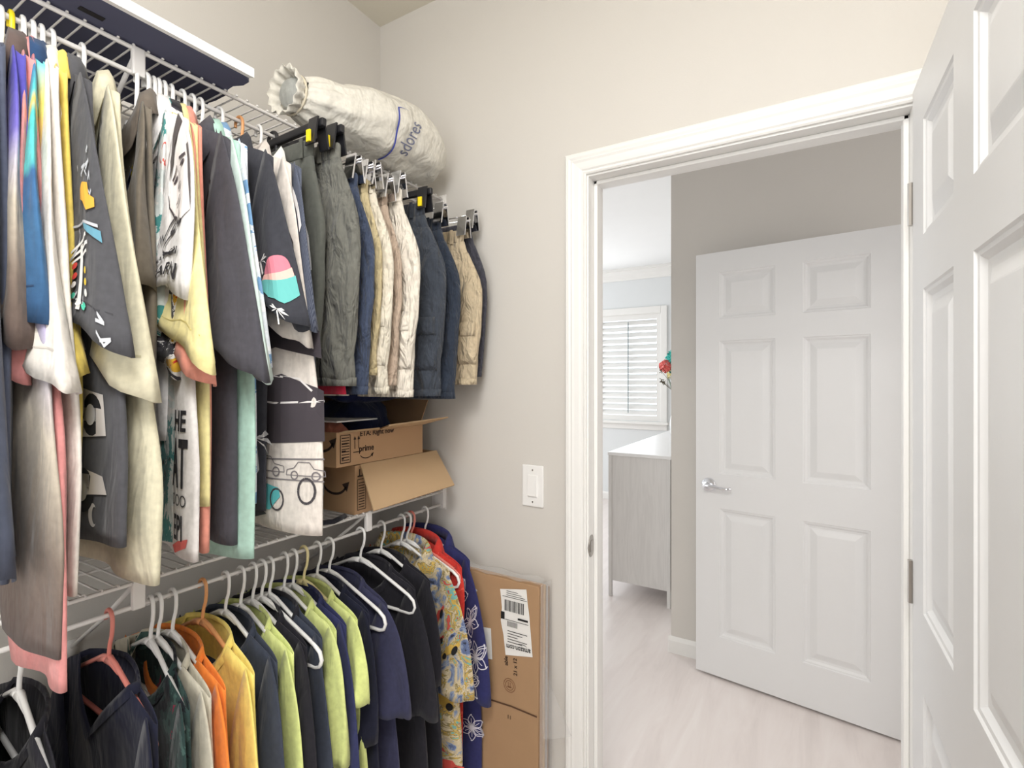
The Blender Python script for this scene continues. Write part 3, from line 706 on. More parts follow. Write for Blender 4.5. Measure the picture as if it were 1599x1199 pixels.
for S, k in ((A9, 1),):
    sdec(S, 'printed_badge', [rect(-.5, .1, .62, .70)], (214, 210, 206)); sdec(S, 'printed_trim', [[(-.4, .05), (.1, .05), (.3, .2), (-.1, .2)]], (232, 206, 84)); sdec(S, 'printed_stripe', [[(-.1, .2), (.3, .2), (.5, .3), (.1, .32)]], (66, 70, 104))
# tall lettering down the side of the white shirt
def bt(txt, x, z, s_, sy): return xf(glyphs(txt, 1, True), s_, sy, x, z)
bdec(A12, 'printed_lettering', bt('HE', .165, -.57, .042, .05) + bt('AT', .165, -.645, .05, .115) + bt('EPI', .166, -.752, .030, .06), (36, 34, 38))
bdec(A12, 'printed_rings', sum([ribbon(arc(x, -.703, .008, .009, 0, 360), .0025) for x in (.145, .165, .185)], []), (60, 58, 60))
bdec(A12, 'printed_pepper', [[(.14, -.785), (.17, -.772), (.2, -.765), (.195, -.78), (.155, -.795)]], (214, 104, 98))
# sunset shirt
sdec(A16, 'printed_sun', [arc(.55, .72, .36, .11, 180, 360)], (214, 126, 142))
sdec(A16, 'printed_glow', [[(.17, .72), (.93, .72), (.95, .765), (.1, .765)]], (240, 188, 176))
sdec(A16, 'printed_sea', [[(-.08, .765), (.97, .765), (.98, .86), (.7, .90), (.5, .885), (.3, .905), (.1, .87), (-.05, .85)]], (104, 184, 180))
def palm(cx, cy, s_):
    o = ribbon([(cx, cy), (cx + .06 * s_, cy + .16 * s_)], .06 * s_)
    for a in range(0, 360, 45):
        dx, dy = math.cos(R(a)), math.sin(R(a)); o.append([(cx, cy - .01), (cx + dx * .28 * s_, cy + dy * .055 * s_ - .012 * s_), (cx + dx * .42 * s_, cy + dy * .075 * s_ + .02 * s_), (cx + dx * .22 * s_, cy + dy * .03 * s_ + .006)])
    return o
sdec(A16, 'printed_palm', palm(.08, .58, .8) + palm(.55, .955, .5), (238, 236, 234))
bdec(A16, 'printed_palm', [[(x * .12 + .12, -.62 - (y) * .4) for x, y in p] for p in palm(0, 0, 1)] + [[(x * .12 + .10, -.45 - (y) * .4) for x, y in p] for p in palm(0, 0, 1)], (226, 224, 222))
bdec(A16, 'printed_teal_panel', [[(.02, -.12), (.06, -.15), (.05, -.25), (.015, -.2)], [(.09, -.22), (.12, -.3), (.1, -.36), (.085, -.3)]], (90, 196, 190))
bdec(A16, 'printed_collar_panel', [[(-.02, -.095), (.03, -.10), (.03, -.15), (-.015, -.15)]], (90, 196, 190))
# vintage car shirt
blk = (66, 60, 66)
bdec(A17, 'printed_dark_band', [[(.03, -.375), (.12, -.34), (.245, -.40), (.252, -.455), (.14, -.43), (.04, -.45)], [(.02, -.52), (.08, -.50), (.16, -.485), (.258, -.52), (.262, -.62), (.02, -.635)]], blk)
bdec(A17, 'printed_dark_cloth', [[(-.16, -.45), (-.02, -.46), (-.02, -.72), (-.15, -.72)]], (52, 50, 56))
def car(cx, cz, s_): 
    o = [(-.5, 0), (-.48, .12), (-.3, .16), (-.18, .3), (.12, .3), (.24, .16), (.48, .12), (.5, 0)]
    pts = [(cx + x * s_, cz + y * s_) for x, y in o]
    return ribbon(pts + pts[:1], .0018) + ribbon(arc(cx - .28 * s_, cz, .09 * s_, .09 * s_, 0, 360), .003) + ribbon(arc(cx + .28 * s_, cz, .09 * s_, .09 * s_, 0, 360), .003)
bdec(A17, 'printed_car_outline', car(.12, -.685, .10) + car(.22, -.69, .09) + ribbon([(.0, -.665), (.262, -.655)], .003) + ribbon([(.0, -.70), (.262, -.70)], .0025), (120, 115, 118))
bdec(A17, 'printed_white_line', ribbon([(.02, -.535), (.14, -.545), (.26, -.54)], .004) + ribbon([(.05, -.505), (.10, -.485), (.2, -.495), (.23, -.52)], .004) + ribbon([(.02, -.42), (.12, -.435)], .004) + ribbon([(.02, -.43), (.11, -.448)], .003), (226, 222, 220))
bdec(A17, 'printed_teal_car', [[(.0, -.745), (.06, -.728), (.12, -.712), (.155, -.718), (.16, -.735), (.13, -.765), (.0, -.765)]], (92, 186, 190))
bdec(A17, 'printed_grille', [[(-.07, -.77), (.10, -.768), (.12, -.775), (.06, -.792), (-.07, -.794)]], (96, 94, 100))
bdec(A17, 'printed_wheel', ribbon(arc(.15, -.742, .018, .022, 0, 360), .004) + ribbon(arc(.225, -.72, .02, .025, 0, 360), .005), (70, 66, 70))
sdec(A17, 'printed_black_hood', [[(-.5, .3), (.6, .25), (.9, .5), (.8, .7), (0, .75)]], blk)
bdec(A18, 'white_piping', ribbon([(.06, -.05), (.12, -.09), (.165, -.13), (.19, -.2), (.2, -.27)], .008), (240, 238, 238))
sdec(A18, 'white_piping', ribbon([(.6, .02), (.75, .12), (.85, .3), (.9, .45)], .09), (240, 238, 238))

# ------------------------------------------------------------------ pants and shorts on clip hangers
class Shorts:
    def __init__(s, y, yaw, top, hem, label, mat, hw=.2, tk=.02, seed=0, elastic=False, cargo=False, xoff=0., lining=None, hang='wire', flare=.02, pocket_mat=None, name='shorts', cat='shorts', crotch=.24, hlabel=None):
        s.L = top - hem; s.hw, s.tk, s.ph, s.flare, s.cr = hw, tk, seed * 1.9, flare, crotch
        s.root = tag(empty(name, (RAILX + xoff, y, top), R(yaw)), label, cat, 'trousers and shorts on the upper rail')
        nu = 56
        def ring(z, hwz, t, xc=0., amp=0.):
            o = []
            for i in range(nu):
                th = 2 * math.pi * i / nu; c = math.copysign(abs(math.cos(th)) ** .85, math.cos(th)); sd = math.copysign(abs(math.sin(th)) ** .6, math.sin(th))
                x = xc + hwz * c; yy = t * sd + s.wav(x, z, amp)
                o.append((x, yy, z))
            return o
        s.body = MB().loft([ring(lerp(-.034, -crotch - .04, k / 9), s.hwz(lerp(-.034, -crotch, k / 9)) - .012 * smooth01((k - 4) / 5), lerp(.012, tk, min(1, k / 4)) * (1 - .5 * smooth01((k - 4) / 5)), 0, k / 9) for k in range(10)]).build('seat', mat, s.root, True, solid=.002)
        wr = []
        for z, e in ((0, 0), (-.004, .0025), (-.018, .003), (-.034, .0025), (-.038, 0)):
            rg = ring(z, s.hwz(0) + e, .012 + e, 0, 0)
            if elastic: rg = [(x, yy + .003 * math.sin(x * 260), z + .0015 * math.sin(x * 130)) for x, yy, z in rg]
            wr.append(rg)
        MB().loft(wr).build('waistband', mat, s.root, True, solid=.002)
        for sg in (-1, 1):
            rings = []
            for k in range(15):
                q = k / 14; z = lerp(-.07, -s.L, q); out = s.hwz(z); inn = lerp(.002, .012 + .02 * q, q)
                rings.append(ring(z + 0, (out - inn) / 2, tk * lerp(.55, 1., smooth01(q * 3)) * lerp(1, 1.15, q), sg * (out + inn) / 2, lerp(.3, 1, q)))
            lg = MB().loft(rings).build('leg', mat, s.root, True, solid=.002)
            MB().loft([ring(-s.L + .018, (s.hwz(-s.L) - .032) / 2 + .0016, tk * 1.15 + .0016, sg * (s.hwz(-s.L) + .032) / 2, 1), ring(-s.L - .001, (s.hwz(-s.L) - .032) / 2 + .0018, tk * 1.15 + .0018, sg * (s.hwz(-s.L) + .032) / 2, 1)]).build('hem', mat, lg, True, solid=.001)
            if cargo:
                m = MB(); n = 9
                def pt(i, j, e): 
                    x = sg * lerp(s.hwz(-s.L * .7) - .125, s.hwz(-s.L * .7) - .005, i / n); z = lerp(-s.L * .60, -s.L * .87, j / n)
                    p = (abs(x) - (s.hwz(z) + .02) / 2) / ((s.hwz(z) - .02) / 2); p = max(-.98, min(.98, p))
                    return (x, -(tk * 1.1) * max(.02, (1 - abs(p) ** 2.4)) ** .35 + s.wav(x, z, 1) - e, z)
                rows_ = [[pt(i, j, .006 if 0 < i < n and 0 < j < n else .0015) for i in range(n + 1)] for j in range(n + 1)]
                m.loft(rows_, False); pk = m.build('cargo_pocket', pocket_mat or mat, lg, True, solid=.003)
                f_ = MB().loft([[(x, yy - .004, z) for x, yy, z in rows_[j]] for j in range(0, 4)], False).build('pocket_flap', pocket_mat or mat, lg, True, solid=.003)
        for bx in (-.13, -.045, .045, .13):
            MB().box(bx - .005, bx + .005, -.018, -.0145, -.042, .002).build('belt_loop', mat, s.root, bevel=.001)
        if lining:
            MB().loft([ring(-s.L + .03, s.hwz(-s.L) - .03, tk * .5, 0, 1), ring(-s.L - .02, s.hwz(-s.L) - .02, tk * .5, 0, 1)]).build('lining', lining, s.root, True, solid=.001)
        clip_hanger(y, yaw, top, hang, hlabel or ('clip hanger gripping the ' + label.split(' with ')[0].split(' next ')[0].split(' beside ')[0].split(' between ')[0]), xoff)
    def hwz(s, z): return s.hw - .03 + (s.flare + .038) * smooth01(-z / .2) - .022 * smooth01((-z - .22) / .3)
    def wav(s, x, z, amp):
        d = smooth01(-z / .4) * amp
        return d * (.008 * math.sin(9 * x + 3 * z + s.ph) + .004 * math.sin(31 * x + 5 * z + s.ph) + .0025 * math.sin(40 * z + 14 * x + s.ph) + .002 * math.sin(67 * z - 22 * x + s.ph * 2)) + sway(x, z) * .6
def clip_hanger(y, yaw, top, kind, label, xoff):
    z = 2.002 - .077
    root = tag(empty('clip_hanger', (RAILX + xoff * .0, y, z), R(yaw)), label, 'hanger', 'clip hangers')
    m = BLACKP if kind == 'black' else CHROME; drop = z - top
    MB().tube(hook_pts() if kind == 'black' else hook_pts(), .0042 if kind == 'black' else .0018, 8).tube([(0, 0, 0), (0, 0, -max(.004, drop) + .03)], .004 if kind == 'black' else .0018, 8).build('hook', m, root, True)
    bz = -drop + .03
    if kind == 'black': MB().box(-.19, .19, -.006, .006, bz - .009, bz + .009).build('bar', m, root, bevel=.003)
    else: MB().tube([(-.19, 0, bz), (.19, 0, bz)], .0022, 8).build('bar', m, root, True)
    for x in (-.165, .165):
        x += xoff * 0
        c = MB().add([(x - .015, -.010, bz + .012), (x + .015, -.010, bz + .012), (x + .015, -.021, bz - .05), (x - .015, -.021, bz - .05), (x - .015, -.006, bz + .012), (x + .015, -.006, bz + .012), (x + .015, -.0165, bz - .05), (x - .015, -.0165, bz - .05),
                      (x - .015, .010, bz + .012), (x + .015, .010, bz + .012), (x + .015, .021, bz - .05), (x - .015, .021, bz - .05), (x - .015, .006, bz + .012), (x + .015, .006, bz + .012), (x + .015, .0165, bz - .05), (x - .015, .0165, bz - .05)],
                     [(0, 1, 2, 3), (4, 7, 6, 5), (0, 4, 5, 1), (3, 2, 6, 7), (0, 3, 7, 4), (1, 5, 6, 2), (8, 11, 10, 9), (12, 13, 14, 15), (8, 9, 13, 12), (11, 15, 14, 10), (8, 12, 15, 11), (9, 10, 14, 13)]).build('clip', m, root)
        if kind == 'black': MB().box(x - .006, x + .006, -.024, -.02, bz - .045, bz - .02).build('clip_pad', HCOL['yellow'], c)
    return root
og = F('olive_twill', (114, 114, 107), crease=.8); ny = F('navy_denim', (68, 78, 100), crease=.8); kh = F('khaki', (206, 190, 150), crease=.8); cr = F('cream_cotton', (230, 222, 204), crease=.8); tp = F('taupe_cotton', (190, 170, 152), crease=.8)
sn = F('slate_navy', (66, 72, 82), crease=.8); dn = F('deep_navy', (52, 60, 74), crease=.8); k2 = F('khaki_worn', (212, 194, 164), crease=.8); cd = F('charcoal_denim', (72, 72, 82), crease=.8); wc = F('ivory_cotton', (236, 228, 214), crease=.8)
Shorts(-.640, -2, 1.955, 1.50, 'worn charcoal green shorts next to the denim shirt', F('worn_charcoal_green', (92, 94, 88)), hw=.175, tk=.014, seed=10, hang='black', flare=.0)
Shorts(-.600, 1, 1.962, 1.415, 'olive grey trousers hung first after the shirts', og, hw=.205, tk=.018, seed=1, lining=F('red_lining', (190, 40, 66)), hang='black', flare=.022)
Shorts(-.545, 1, 1.915, 1.395, 'navy denim shorts with stitched hem next to olive trousers', ny, hw=.2, tk=.014, seed=2, hang='wire')
Shorts(-.508, 1, 1.915, 1.44, 'plain khaki shorts between navy denim and cream cargo shorts', kh, hw=.195, tk=.012, seed=3, hang='wire', flare=.01)
Shorts(-.480, 0, 1.922, 1.395, 'cream cargo shorts with flap pockets in front of taupe shorts', cr, hw=.195, tk=.014, seed=4, cargo=True, elastic=True, hang='wire')
Shorts(-.437, 0, 1.905, 1.415, 'taupe cotton shorts half hidden between two cream pairs', tp, hw=.192, tk=.012, seed=5, hang='wire', flare=.015)
Shorts(-.396, 1, 1.928, 1.385, 'ivory cargo shorts with elastic waist beside slate pair', wc, hw=.2, tk=.018, seed=6, cargo=True, elastic=True, hang='wire', flare=.025)
Shorts(-.300, 4, 1.922, 1.385, 'dark slate navy shorts on black clips', sn, hw=.19, tk=.028, seed=7, cargo=True, hang='black', flare=.03)
Shorts(-.225, 3, 1.900, 1.375, 'deep navy shorts between slate and worn khaki pairs', dn, hw=.19, tk=.022, seed=8, hang='wire', flare=.03)
Shorts(-.118, 5, 1.892, 1.415, 'worn khaki cargo shorts near the far wall', k2, hw=.19, tk=.02, seed=9, cargo=True, hang='wire', flare=.03)
Shorts(-.060, 0, 1.925, 1.44, 'charcoal denim shorts hung last against the wall', cd, hw=.188, tk=.012, seed=11, hang='wire', flare=.022)

# ------------------------------------------------------------------ lower rail
LG = 'shirts on the lower rail'
def Lw(y, yaw, label, short, body, **kw):
    kw.setdefault('neck', 'tee'); kw.setdefault('name', 't_shirt'); kw.setdefault('L', .72); kw.setdefault('bo', (.262, -.42)); kw.setdefault('bi', (.09, -.37)); kw.setdefault('wb', .225); kw.setdefault('W', .182); kw.setdefault('bulge', .05); kw.setdefault('rn', .098); kw.setdefault('tk', .016)
    return Shirt(y, 'l', yaw, label, body, group=LG, short=short, **kw)
blk_ = F('black_jersey', (40, 39, 46)); dgr = F('dark_grey_jersey', (62, 62, 72)); nvb = F('navy_black', (34, 36, 54)); nav = F('navy_jersey', (60, 61, 88)); roy = F('royal_navy', (56, 60, 100))
chn = F('charcoal_navy', (62, 68, 82)); lim = F('lime_jersey', (226, 236, 152)); lim2 = F('lime_pale', (222, 232, 152)); org = F('orange_jersey', (246, 140, 62)); ylw = F('yellow_jersey', (252, 230, 128)); stn = F('stone_jersey', (206, 200, 182))
Lw(-1.150, -6, 'dark grey shirt at bottom left corner of the lower rail', 'corner dark grey shirt', dgr, seed=31, dz=0.)
Lw(-1.085, -4, 'black shirt under the darkened polo hem on the lower rail', 'black shirt under the polo', blk_, seed=32, bo=(.24, -.40), dz=0.)
Lw(-.966, -1, 'navy black v neck shirt on the pink hanger at lower left', 'navy black v neck shirt', nvb, seed=33, neck='vneck', dipf=.10, hang='pink', dz=.002, bo=(.24, -.48), bi=(.1, -.42), hdy=.002, rn=.105, tk=.018)
lf = F('leaf_print', (0, 0, 0), 'blotch', [(0, (32, 34, 40)), (.5, (44, 64, 62)), (.58, (70, 98, 92)), (.66, (176, 48, 84))], 9.)
Lw(-0.897, -7, 'dark leaf print shirt between navy v neck and stone tee', 'dark leaf print shirt', lf, seed=34, bo=(.235, -.40), dz=-.004, hang='white')
Lw(-.884, 0, 'stone beige crew neck tee on the lower rail', 'stone beige tee', stn, seed=35, bo=(.235, -.50), bi=(.1, -.45), dipf=.085)
Lw(-.858, 0, 'bright orange tee between stone and yellow tees', 'bright orange tee', org, seed=36, bo=(.262, -.50), bi=(.1, -.45), dipf=.085)
Lw(-.800, -1, 'sunny yellow long tee on the peach hanger', 'sunny yellow tee', ylw, seed=37, bo=(.255, -.56), bi=(.12, -.50), hang='peach')
Lw(-.752, -1, 'charcoal blue tee behind the yellow tee', 'charcoal blue tee', chn, seed=38, bo=(.235, -.42), dz=0.)
Lw(-.718, 0, 'bright lime green tee with wide open neck', 'wide necked lime tee', lim, seed=39, bo=(.255, -.56), bi=(.1, -.48), dipf=.09)
Lw(-.690, 1, 'black tee showing a thin edge behind the wide necked lime tee', 'thin edged black tee', blk_, seed=40, bo=(.235, -.35), dz=0.)
Lw(-.648, 0, 'faded charcoal navy tee behind the bare white hanger', 'faded charcoal navy tee', chn, seed=41, bo=(.25, -.56), bi=(.1, -.5), collar=blk_, dz=0.)
hanger(-.668, LZ, 2, 'white', 'bare white hanger with full bar visible above charcoal navy tee', 'hangers on the lower rail')
Lw(-.610, 0, 'lime green tee showing as a narrow strip', 'narrow strip lime tee', lim2, seed=42, bo=(.235, -.34), bi=(.14, -.3), dz=0.)
Lw(-.585, 1, 'royal navy tee between two lime tees', 'royal navy tee', roy, seed=43, bo=(.25, -.5), bi=(.1, -.45), dz=0.)
Lw(-.555, 2, 'lime green sleeveless tee beside plain navy tee', 'sleeveless lime tee', lim, seed=44, bo=(.235, -.22), bi=(.17, -.25), hang='cream', tk=.02)
Lw(-.515, 1, 'midnight navy tee tucked behind sleeveless lime tee', 'midnight navy tee', nvb, seed=45, bo=(.22, -.35), dz=0.)
Lw(-.455, 1, 'plain navy tee with short sleeve in front of black tee', 'plain navy tee', nav, seed=46, bo=(.276, -.30), bi=(.115, -.33), dz=-.004, hdy=-.022)
Lw(-.352, 1, 'black tee with curled sleeve next to car print shirt', 'curled sleeve black tee', blk_, seed=47, bo=(.276, -.36), bi=(.12, -.38), dz=0., hdy=-.018, tk=.024)
Lw(-.290, 1, 'second black tee hidden behind the curled sleeve one', 'hidden second black tee', blk_, seed=48, bo=(.23, -.32), dz=0.)
cpr = F('car_camp_print', (0, 0, 0), 'blotch', [(0, (60, 66, 84)), (.34, (108, 122, 160)), (.41, (150, 164, 190)), (.45, (206, 190, 158)), (.50, (222, 206, 172)), (.535, (150, 136, 96)), (.56, (214, 178, 92)), (.60, (118, 182, 178)), (.64, (206, 92, 78))], 17.)
L15 = Lw(-.205, 2, 'tropical camp shirt printed with yellow cars beside red shirt', 'tropical car camp shirt', cpr, seed=49, neck='camp', name='camp_shirt', bo=(.278, -.40), bi=(.12, -.40), tk=.024)
red = F('red_print', (0, 0, 0), 'blotch', [(0, (206, 60, 52)), (.6, (226, 90, 76)), (.66, (240, 220, 210))], 10.)
Lw(-.150, 0, 'red print shirt between tropical and navy floral shirts', 'red print shirt', red, seed=50, neck='camp', name='camp_shirt', bo=(.2, -.3), bi=(.1, -.28), wb=.19, W=.19, hang='pink', hdy=-.012)
flo = F('navy_floral_cloth', (52, 54, 104))
L16 = Lw(-.094, -1, 'navy shirt with white line flowers by the flat carton', 'navy floral shirt', flo, seed=51, neck='camp', name='camp_shirt', bo=(.275, -.46), bi=(.11, -.44), tk=.024)
def flower(cx, cy, s_, sx=1.):
    o = []
    for a in range(-20, 330, 58):
        p = []
        for k in range(9):
            t = k / 8; r_ = s_ * math.sin(math.pi * t) * .28; d = s_ * t
            p.append((cx + sx * (d * math.cos(R(a)) - r_ * math.sin(R(a))), cy + d * math.sin(R(a)) + r_ * math.cos(R(a))))
        o += ribbon(p + [(cx + sx * s_ * math.cos(R(a - 6)), cy + s_ * math.sin(R(a - 6)))], .0024)
        q_ = []
        for k in range(9):
            t = k / 8; r_ = -s_ * math.sin(math.pi * t) * .28; d = s_ * t
            q_.append((cx + sx * (d * math.cos(R(a)) - r_ * math.sin(R(a))), cy + d * math.sin(R(a)) + r_ * math.cos(R(a))))
        o += ribbon(q_, .0022)
        o += ribbon([(cx, cy), (cx + sx * s_ * .7 * math.cos(R(a)), cy + s_ * .7 * math.sin(R(a)))], .0018)
    return o
rr = random.Random(11); fl_ = []
for (x, z, s_) in ((.1, -.10, .045), (.17, -.17, .05), (.06, -.22, .05), (.15, -.30, .05), (.05, -.36, .05), (.17, -.42, .05), (.12, -.52, .05), (.2, -.56, .04), (.04, -.62, .04)): fl_ += flower(x, z, s_)
bdec(L16, 'printed_flowers', fl_, (226, 224, 236))
fs = []
for (w_, s_) in ((.3, .15), (-.2, .35), (.5, .42), (.0, .62), (.6, .70), (-.4, .8), (.3, .9)):
    fs += [[(w_ + x * 11, s_ + y * 2.9) for x, y in p] for p in flower(0, 0, .042)]
sdec(L16, 'printed_flowers', fs, (226, 224, 236))
def carpoly(s_): return [[(x * s_, y * s_) for x, y in [(-.5, 0), (-.48, .14), (-.26, .17), (-.16, .32), (.16, .32), (.28, .17), (.5, .13), (.5, 0)]]]
for w_, s_, c in ((.35, .60, (214, 176, 84)), (-.45, .80, (222, 184, 96)), (.1, .20, (206, 80, 70)), (-.2, .42, (190, 70, 64))):
    sdec(L15, 'printed_car', [[(w_ + x * 9.5, s_ - y * 2.8) for x, y in p] for p in carpoly(.085)], c)
    decal('printed_wheel', [[(w_ + (x + o) * 9.5, s_ - y * 2.8) for x, y in disc(0, 0, .011)] for o in (-.024, .024)], lambda a, b: L15.on_sleeve(a, b, .0048), BLACK, L15.sleeve, .22)
for x, z, c in ((.17, -.44, (214, 176, 84)), (.13, -.56, (222, 190, 110)), (.19, -.62, (206, 80, 70)), (.06, -.14, (110, 180, 178))):
    bdec(L15, 'printed_car', [[(x + a, z + b) for a, b in p] for p in carpoly(.09)], c)
    decal('printed_wheel', [disc(x + o, z, .011) for o in (-.024, .024)], lambda a, b: L15.on_body(a, b, .0036), BLACK, L15.body, .02)
hanger(-.180, LZ, 2, 'white', 'spare white hanger hooked just before the pink one', 'hangers on the lower rail')

# ------------------------------------------------------------------ upper shelf: board and canvas bag
bd = tag(empty('flat_carton', (0, 0, 2.0535)), 'large flat white rimmed carton with dark navy underside on upper shelf', 'box')
rr = random.Random(2); edge = [(.388, -.756)]
for k in range(15): edge.append((.372 - k * .022, -.752 + rr.uniform(-.006, .006) + .018 * k / 14))
NAVYU = plain('navy_card', (84, 86, 110), .8, var=.08, scale=8)
outl = [(.05, -1.75), (.318, -1.75)] + [(.318 + .07 * 0, -1.75)] * 0 + [(.386, -.762)] + edge[1:]
outl = [(.052, -1.75), (.372, -1.75), (.386, -.764)] + edge[1:]
MB().loft([[(x, y, z) for x, y in outl] for z in (0, .012)], True, True, True).build('underside', NAVYU, bd)
MB().add([(.372, -1.75, .0), (.386, -.756, .0), (.386, -.756, .019), (.372, -1.75, .019), (.382, -1.75, .0), (.396, -.750, .0), (.396, -.750, .019), (.382, -1.75, .019)],
         [(0, 1, 2, 3), (4, 7, 6, 5), (0, 4, 5, 1), (3, 2, 6, 7), (0, 3, 7, 4), (1, 5, 6, 2)]).build('white_rim', WPLAST, bd)
MB().box(.052, .374, -1.74, -.766, .012, .019).build('top_board', WPLAST, bd)
MB().box(.325, .337, -1.02, -.985, -.0012, .001).build('hand_slot', BLACK, bd)

bag = tag(empty('canvas_bag', (.295, -.335, 2.052)), 'stuffed off white canvas drawstring bag with blue script lying on upper shelf', 'bag')
CANV = F('canvas', (228, 224, 213), crease=.68)
BL = [(-.245, .042, .045, .075), (-.21, .062, .058, .078), (-.15, .085, .07, .08), (-.09, .106, .088, .092), (-.03, .116, .096, .097), (.03, .12, .1, .1), (.09, .12, .098, .099), (.15, .112, .09, .092), (.205, .09, .07, .078), (.245, .06, .048, .066), (.262, .02, .018, .058)]
def bagp(t, th, e=0.):
    k = min(len(BL) - 2, int(t * (len(BL) - 1))); q = t * (len(BL) - 1) - k; a, b = BL[k], BL[k + 1]
    y, rx, rz, zc = [lerp(a[i], b[i], q) for i in range(4)]
    g_ = (1 + .07 * math.sin(th * 13) * max(0, 1 - t * 2.6) + .05 * math.sin(2 * th + 9 * t) + .03 * math.sin(5 * th + 14 * t + 1) + .02 * math.sin(8 * th - 9 * t))
    x = (rx * g_ + e) * math.cos(th); z = zc + (rz * g_ + e) * math.sin(th)
    xo = x + .02 * t
    return (xo, y + .012 * math.sin(2 * th), max(.002 - .022 * smooth01((xo - .012) / .04), z))
m = MB(); m.loft([[bagp(i / 40, 2 * math.pi * j / 64) for j in range(64)] for i in range(41)], True, False, True); m.build('sack', CANV, bag, True, solid=.0015)
MB().loft([[(a * r_ + .004, -.262 - d + .012 * math.sin(5 * th_), .10 + b * r_) for th_ in [2 * math.pi * j / 64] for a, b in [(math.cos(th_) * (1 + .09 * math.sin(th_ * 13)), math.sin(th_) * (1 + .09 * math.sin(th_ * 13)))]][0] if 0 else
           [(math.cos(2 * math.pi * j / 64) * r_ * (1 + .09 * math.sin(2 * math.pi * j / 64 * 13)), y_, .075 + math.sin(2 * math.pi * j / 64) * r_ * (1 + .09 * math.sin(2 * math.pi * j / 64 * 13))) for j in range(64)]
           for y_, r_ in ((-.240, .043), (-.256, .045), (-.270, .051), (-.280, .056))]).build('gathered_mouth', CANV, bag, True, solid=.0015)
MB().tube([(.047 * math.cos(2 * math.pi * j / 40), -.248, .075 + .047 * math.sin(2 * math.pi * j / 40)) for j in range(40)], .003, 6, True).build('drawstring', plain('cord_cream', (214, 204, 182), .8), bag, True)
MB().lathe([(.001, -.015), (.03, -.012), (.040, .0), (.03, .02)], 20, (0, -.255, .075), 'y').build('stuffed_lining', F('grey_lining', (168, 170, 166)), bag, True)
on_bag = lambda x, y: bagp(x, y, .003)
tx = glyphs('sdores', 1, False)
# text runs round the bag: length along the girth angle, height along the bag's axis
decal('printed_script', [[(.535 - y * .11, -.42 + x * .36) for x, y in p] for p in tx], on_bag, ink((112, 116, 140)), bag, .08)
decal('printed_blue_line', ribbon([(.445 + .02 * math.sin(k * .33), -1.3 + k * .1) for k in range(17)] + [(.45, .37), (.475, .42), (.50, .42)], .009), on_bag, ink((74, 84, 170)), bag, .08)
# ------------------------------------------------------------------ cartons on the lower shelf
def quadbox(name, corners, T, mat, parent, loc=None):
    """a board from 4 corners with thickness T along its normal"""
    c = [Vector(p) for p in corners]; n = (c[1] - c[0]).cross(c[3] - c[0]).normalized() * T
    v = [tuple(p) for p in c] + [tuple(p + n) for p in c]
    return MB().add(v, [(0, 1, 2, 3), (7, 6, 5, 4), (0, 4, 5, 1), (1, 5, 6, 2), (2, 6, 7, 3), (3, 7, 4, 0)]).build(name, mat, parent)
SZ = 1.0525
def carton(label, x0, x1, y0, y1, z0, h):
    root = tag(empty('carton', (0, 0, z0)), label, 'box')
    t = .004
    MB().box(x0, x1, y0, y1, 0, t).build('bottom', CARD, root)
    for nm, b in (('side_panel', (x1 - t, x1, y0, y1)), ('side_panel', (x0, x0 + t, y0, y1)), ('end_panel', (x0 + t, x1 - t, y0, y0 + t)), ('end_panel', (x0 + t, x1 - t, y1 - t, y1))):
        MB().box(*b, t, h).build(nm, CARD, root)
    return root
low = carton('lower open carton whose flap hangs over the shelf edge', .03, .298, -.392, -.035, SZ, .137)
quadbox('front_flap', [(.298, -.372, .139), (.298, -.037, .139), (.405, -.077, .040), (.405, -.425, .034)], .004, CARD_IN, low)
quadbox('end_flap', [(.05, -.392, .137), (.29, -.392, .137), (.29, -.43, .137 + .012), (.05, -.43, .137 + .012)], .003, CARD_IN, low) if 0 else None
upz = SZ + .1405
up = carton('upper open carton printed with two arrows and a smile', .02, .300, -.458, -.110, upz, .094)
quadbox('front_flap', [(.300, -.30, .094), (.300, -.112, .094), (.385, -.085, .118), (.385, -.35, .112)], .004, CARD_IN, up)
quadbox('front_flap', [(.300, -.452, .094), (.300, -.30, .094), (.33, -.33, .100), (.31, -.44, .098)], .004, CARD_IN, up)
quadbox('back_flap', [(.02, -.12, .094), (.02, -.45, .094), (.03, -.45, .22), (.03, -.12, .22)], .004, CARD, up)
quadbox('end_flap', [(.29, -.110, .094), (.04, -.110, .094), (.04, -.072, .17), (.29, -.072, .17)], .003, CARD, up)
def face_x(x, y0, z0):   # front faces look along +X: right on the face = +Y
    return lambda a, b: (x + .0012, y0 + a, z0 + b)
def face_y(y, x0, z0):   # end faces look along -Y: right on the face = +X
    return lambda a, b: (x0 + a, y - .0012, z0 + b)
lab = ribbon([(0, 0), (.034, 0), (.034, .075), (0, .075), (0, 0)], .0022)
for k in range(9): lab += [rect(.004, .030, .006 + k * .0075, .0085 + k * .0075)]
for k in range(3): lab += [rect(.004, .012 + .006 * k, .010 + k * .02, .014 + k * .02)]
decal('printed_label', lab, face_x(.300, -.445, .010), INK, up)
ar = []
for k in (0, .014): ar += [rect(k - .001, k + .001, .0, .030), [(k - .005, .026), (k + .005, .026), (k, .036)]]
ar += [rect(-.006, .020, -.010, -.0078)]
decal('printed_arrows', ar, face_x(.300, -.395, .044), INK, up)
decal('printed_lettering', xf(glyphs('ETA: Right now', 1, True), .021, .021, .062, .042) + xf(glyphs('prime', 1, True), .024, .024, .020, .0), face_x(.300, -.372, .042), INK, up)
smile = ribbon(arc(.020, .006, .024, .014, 200, 340), .0024) + [[(.036, .0), (.047, .006), (.042, -.007)]]
decal('printed_smile', smile, face_x(.300, -.372, .022), INK, up)
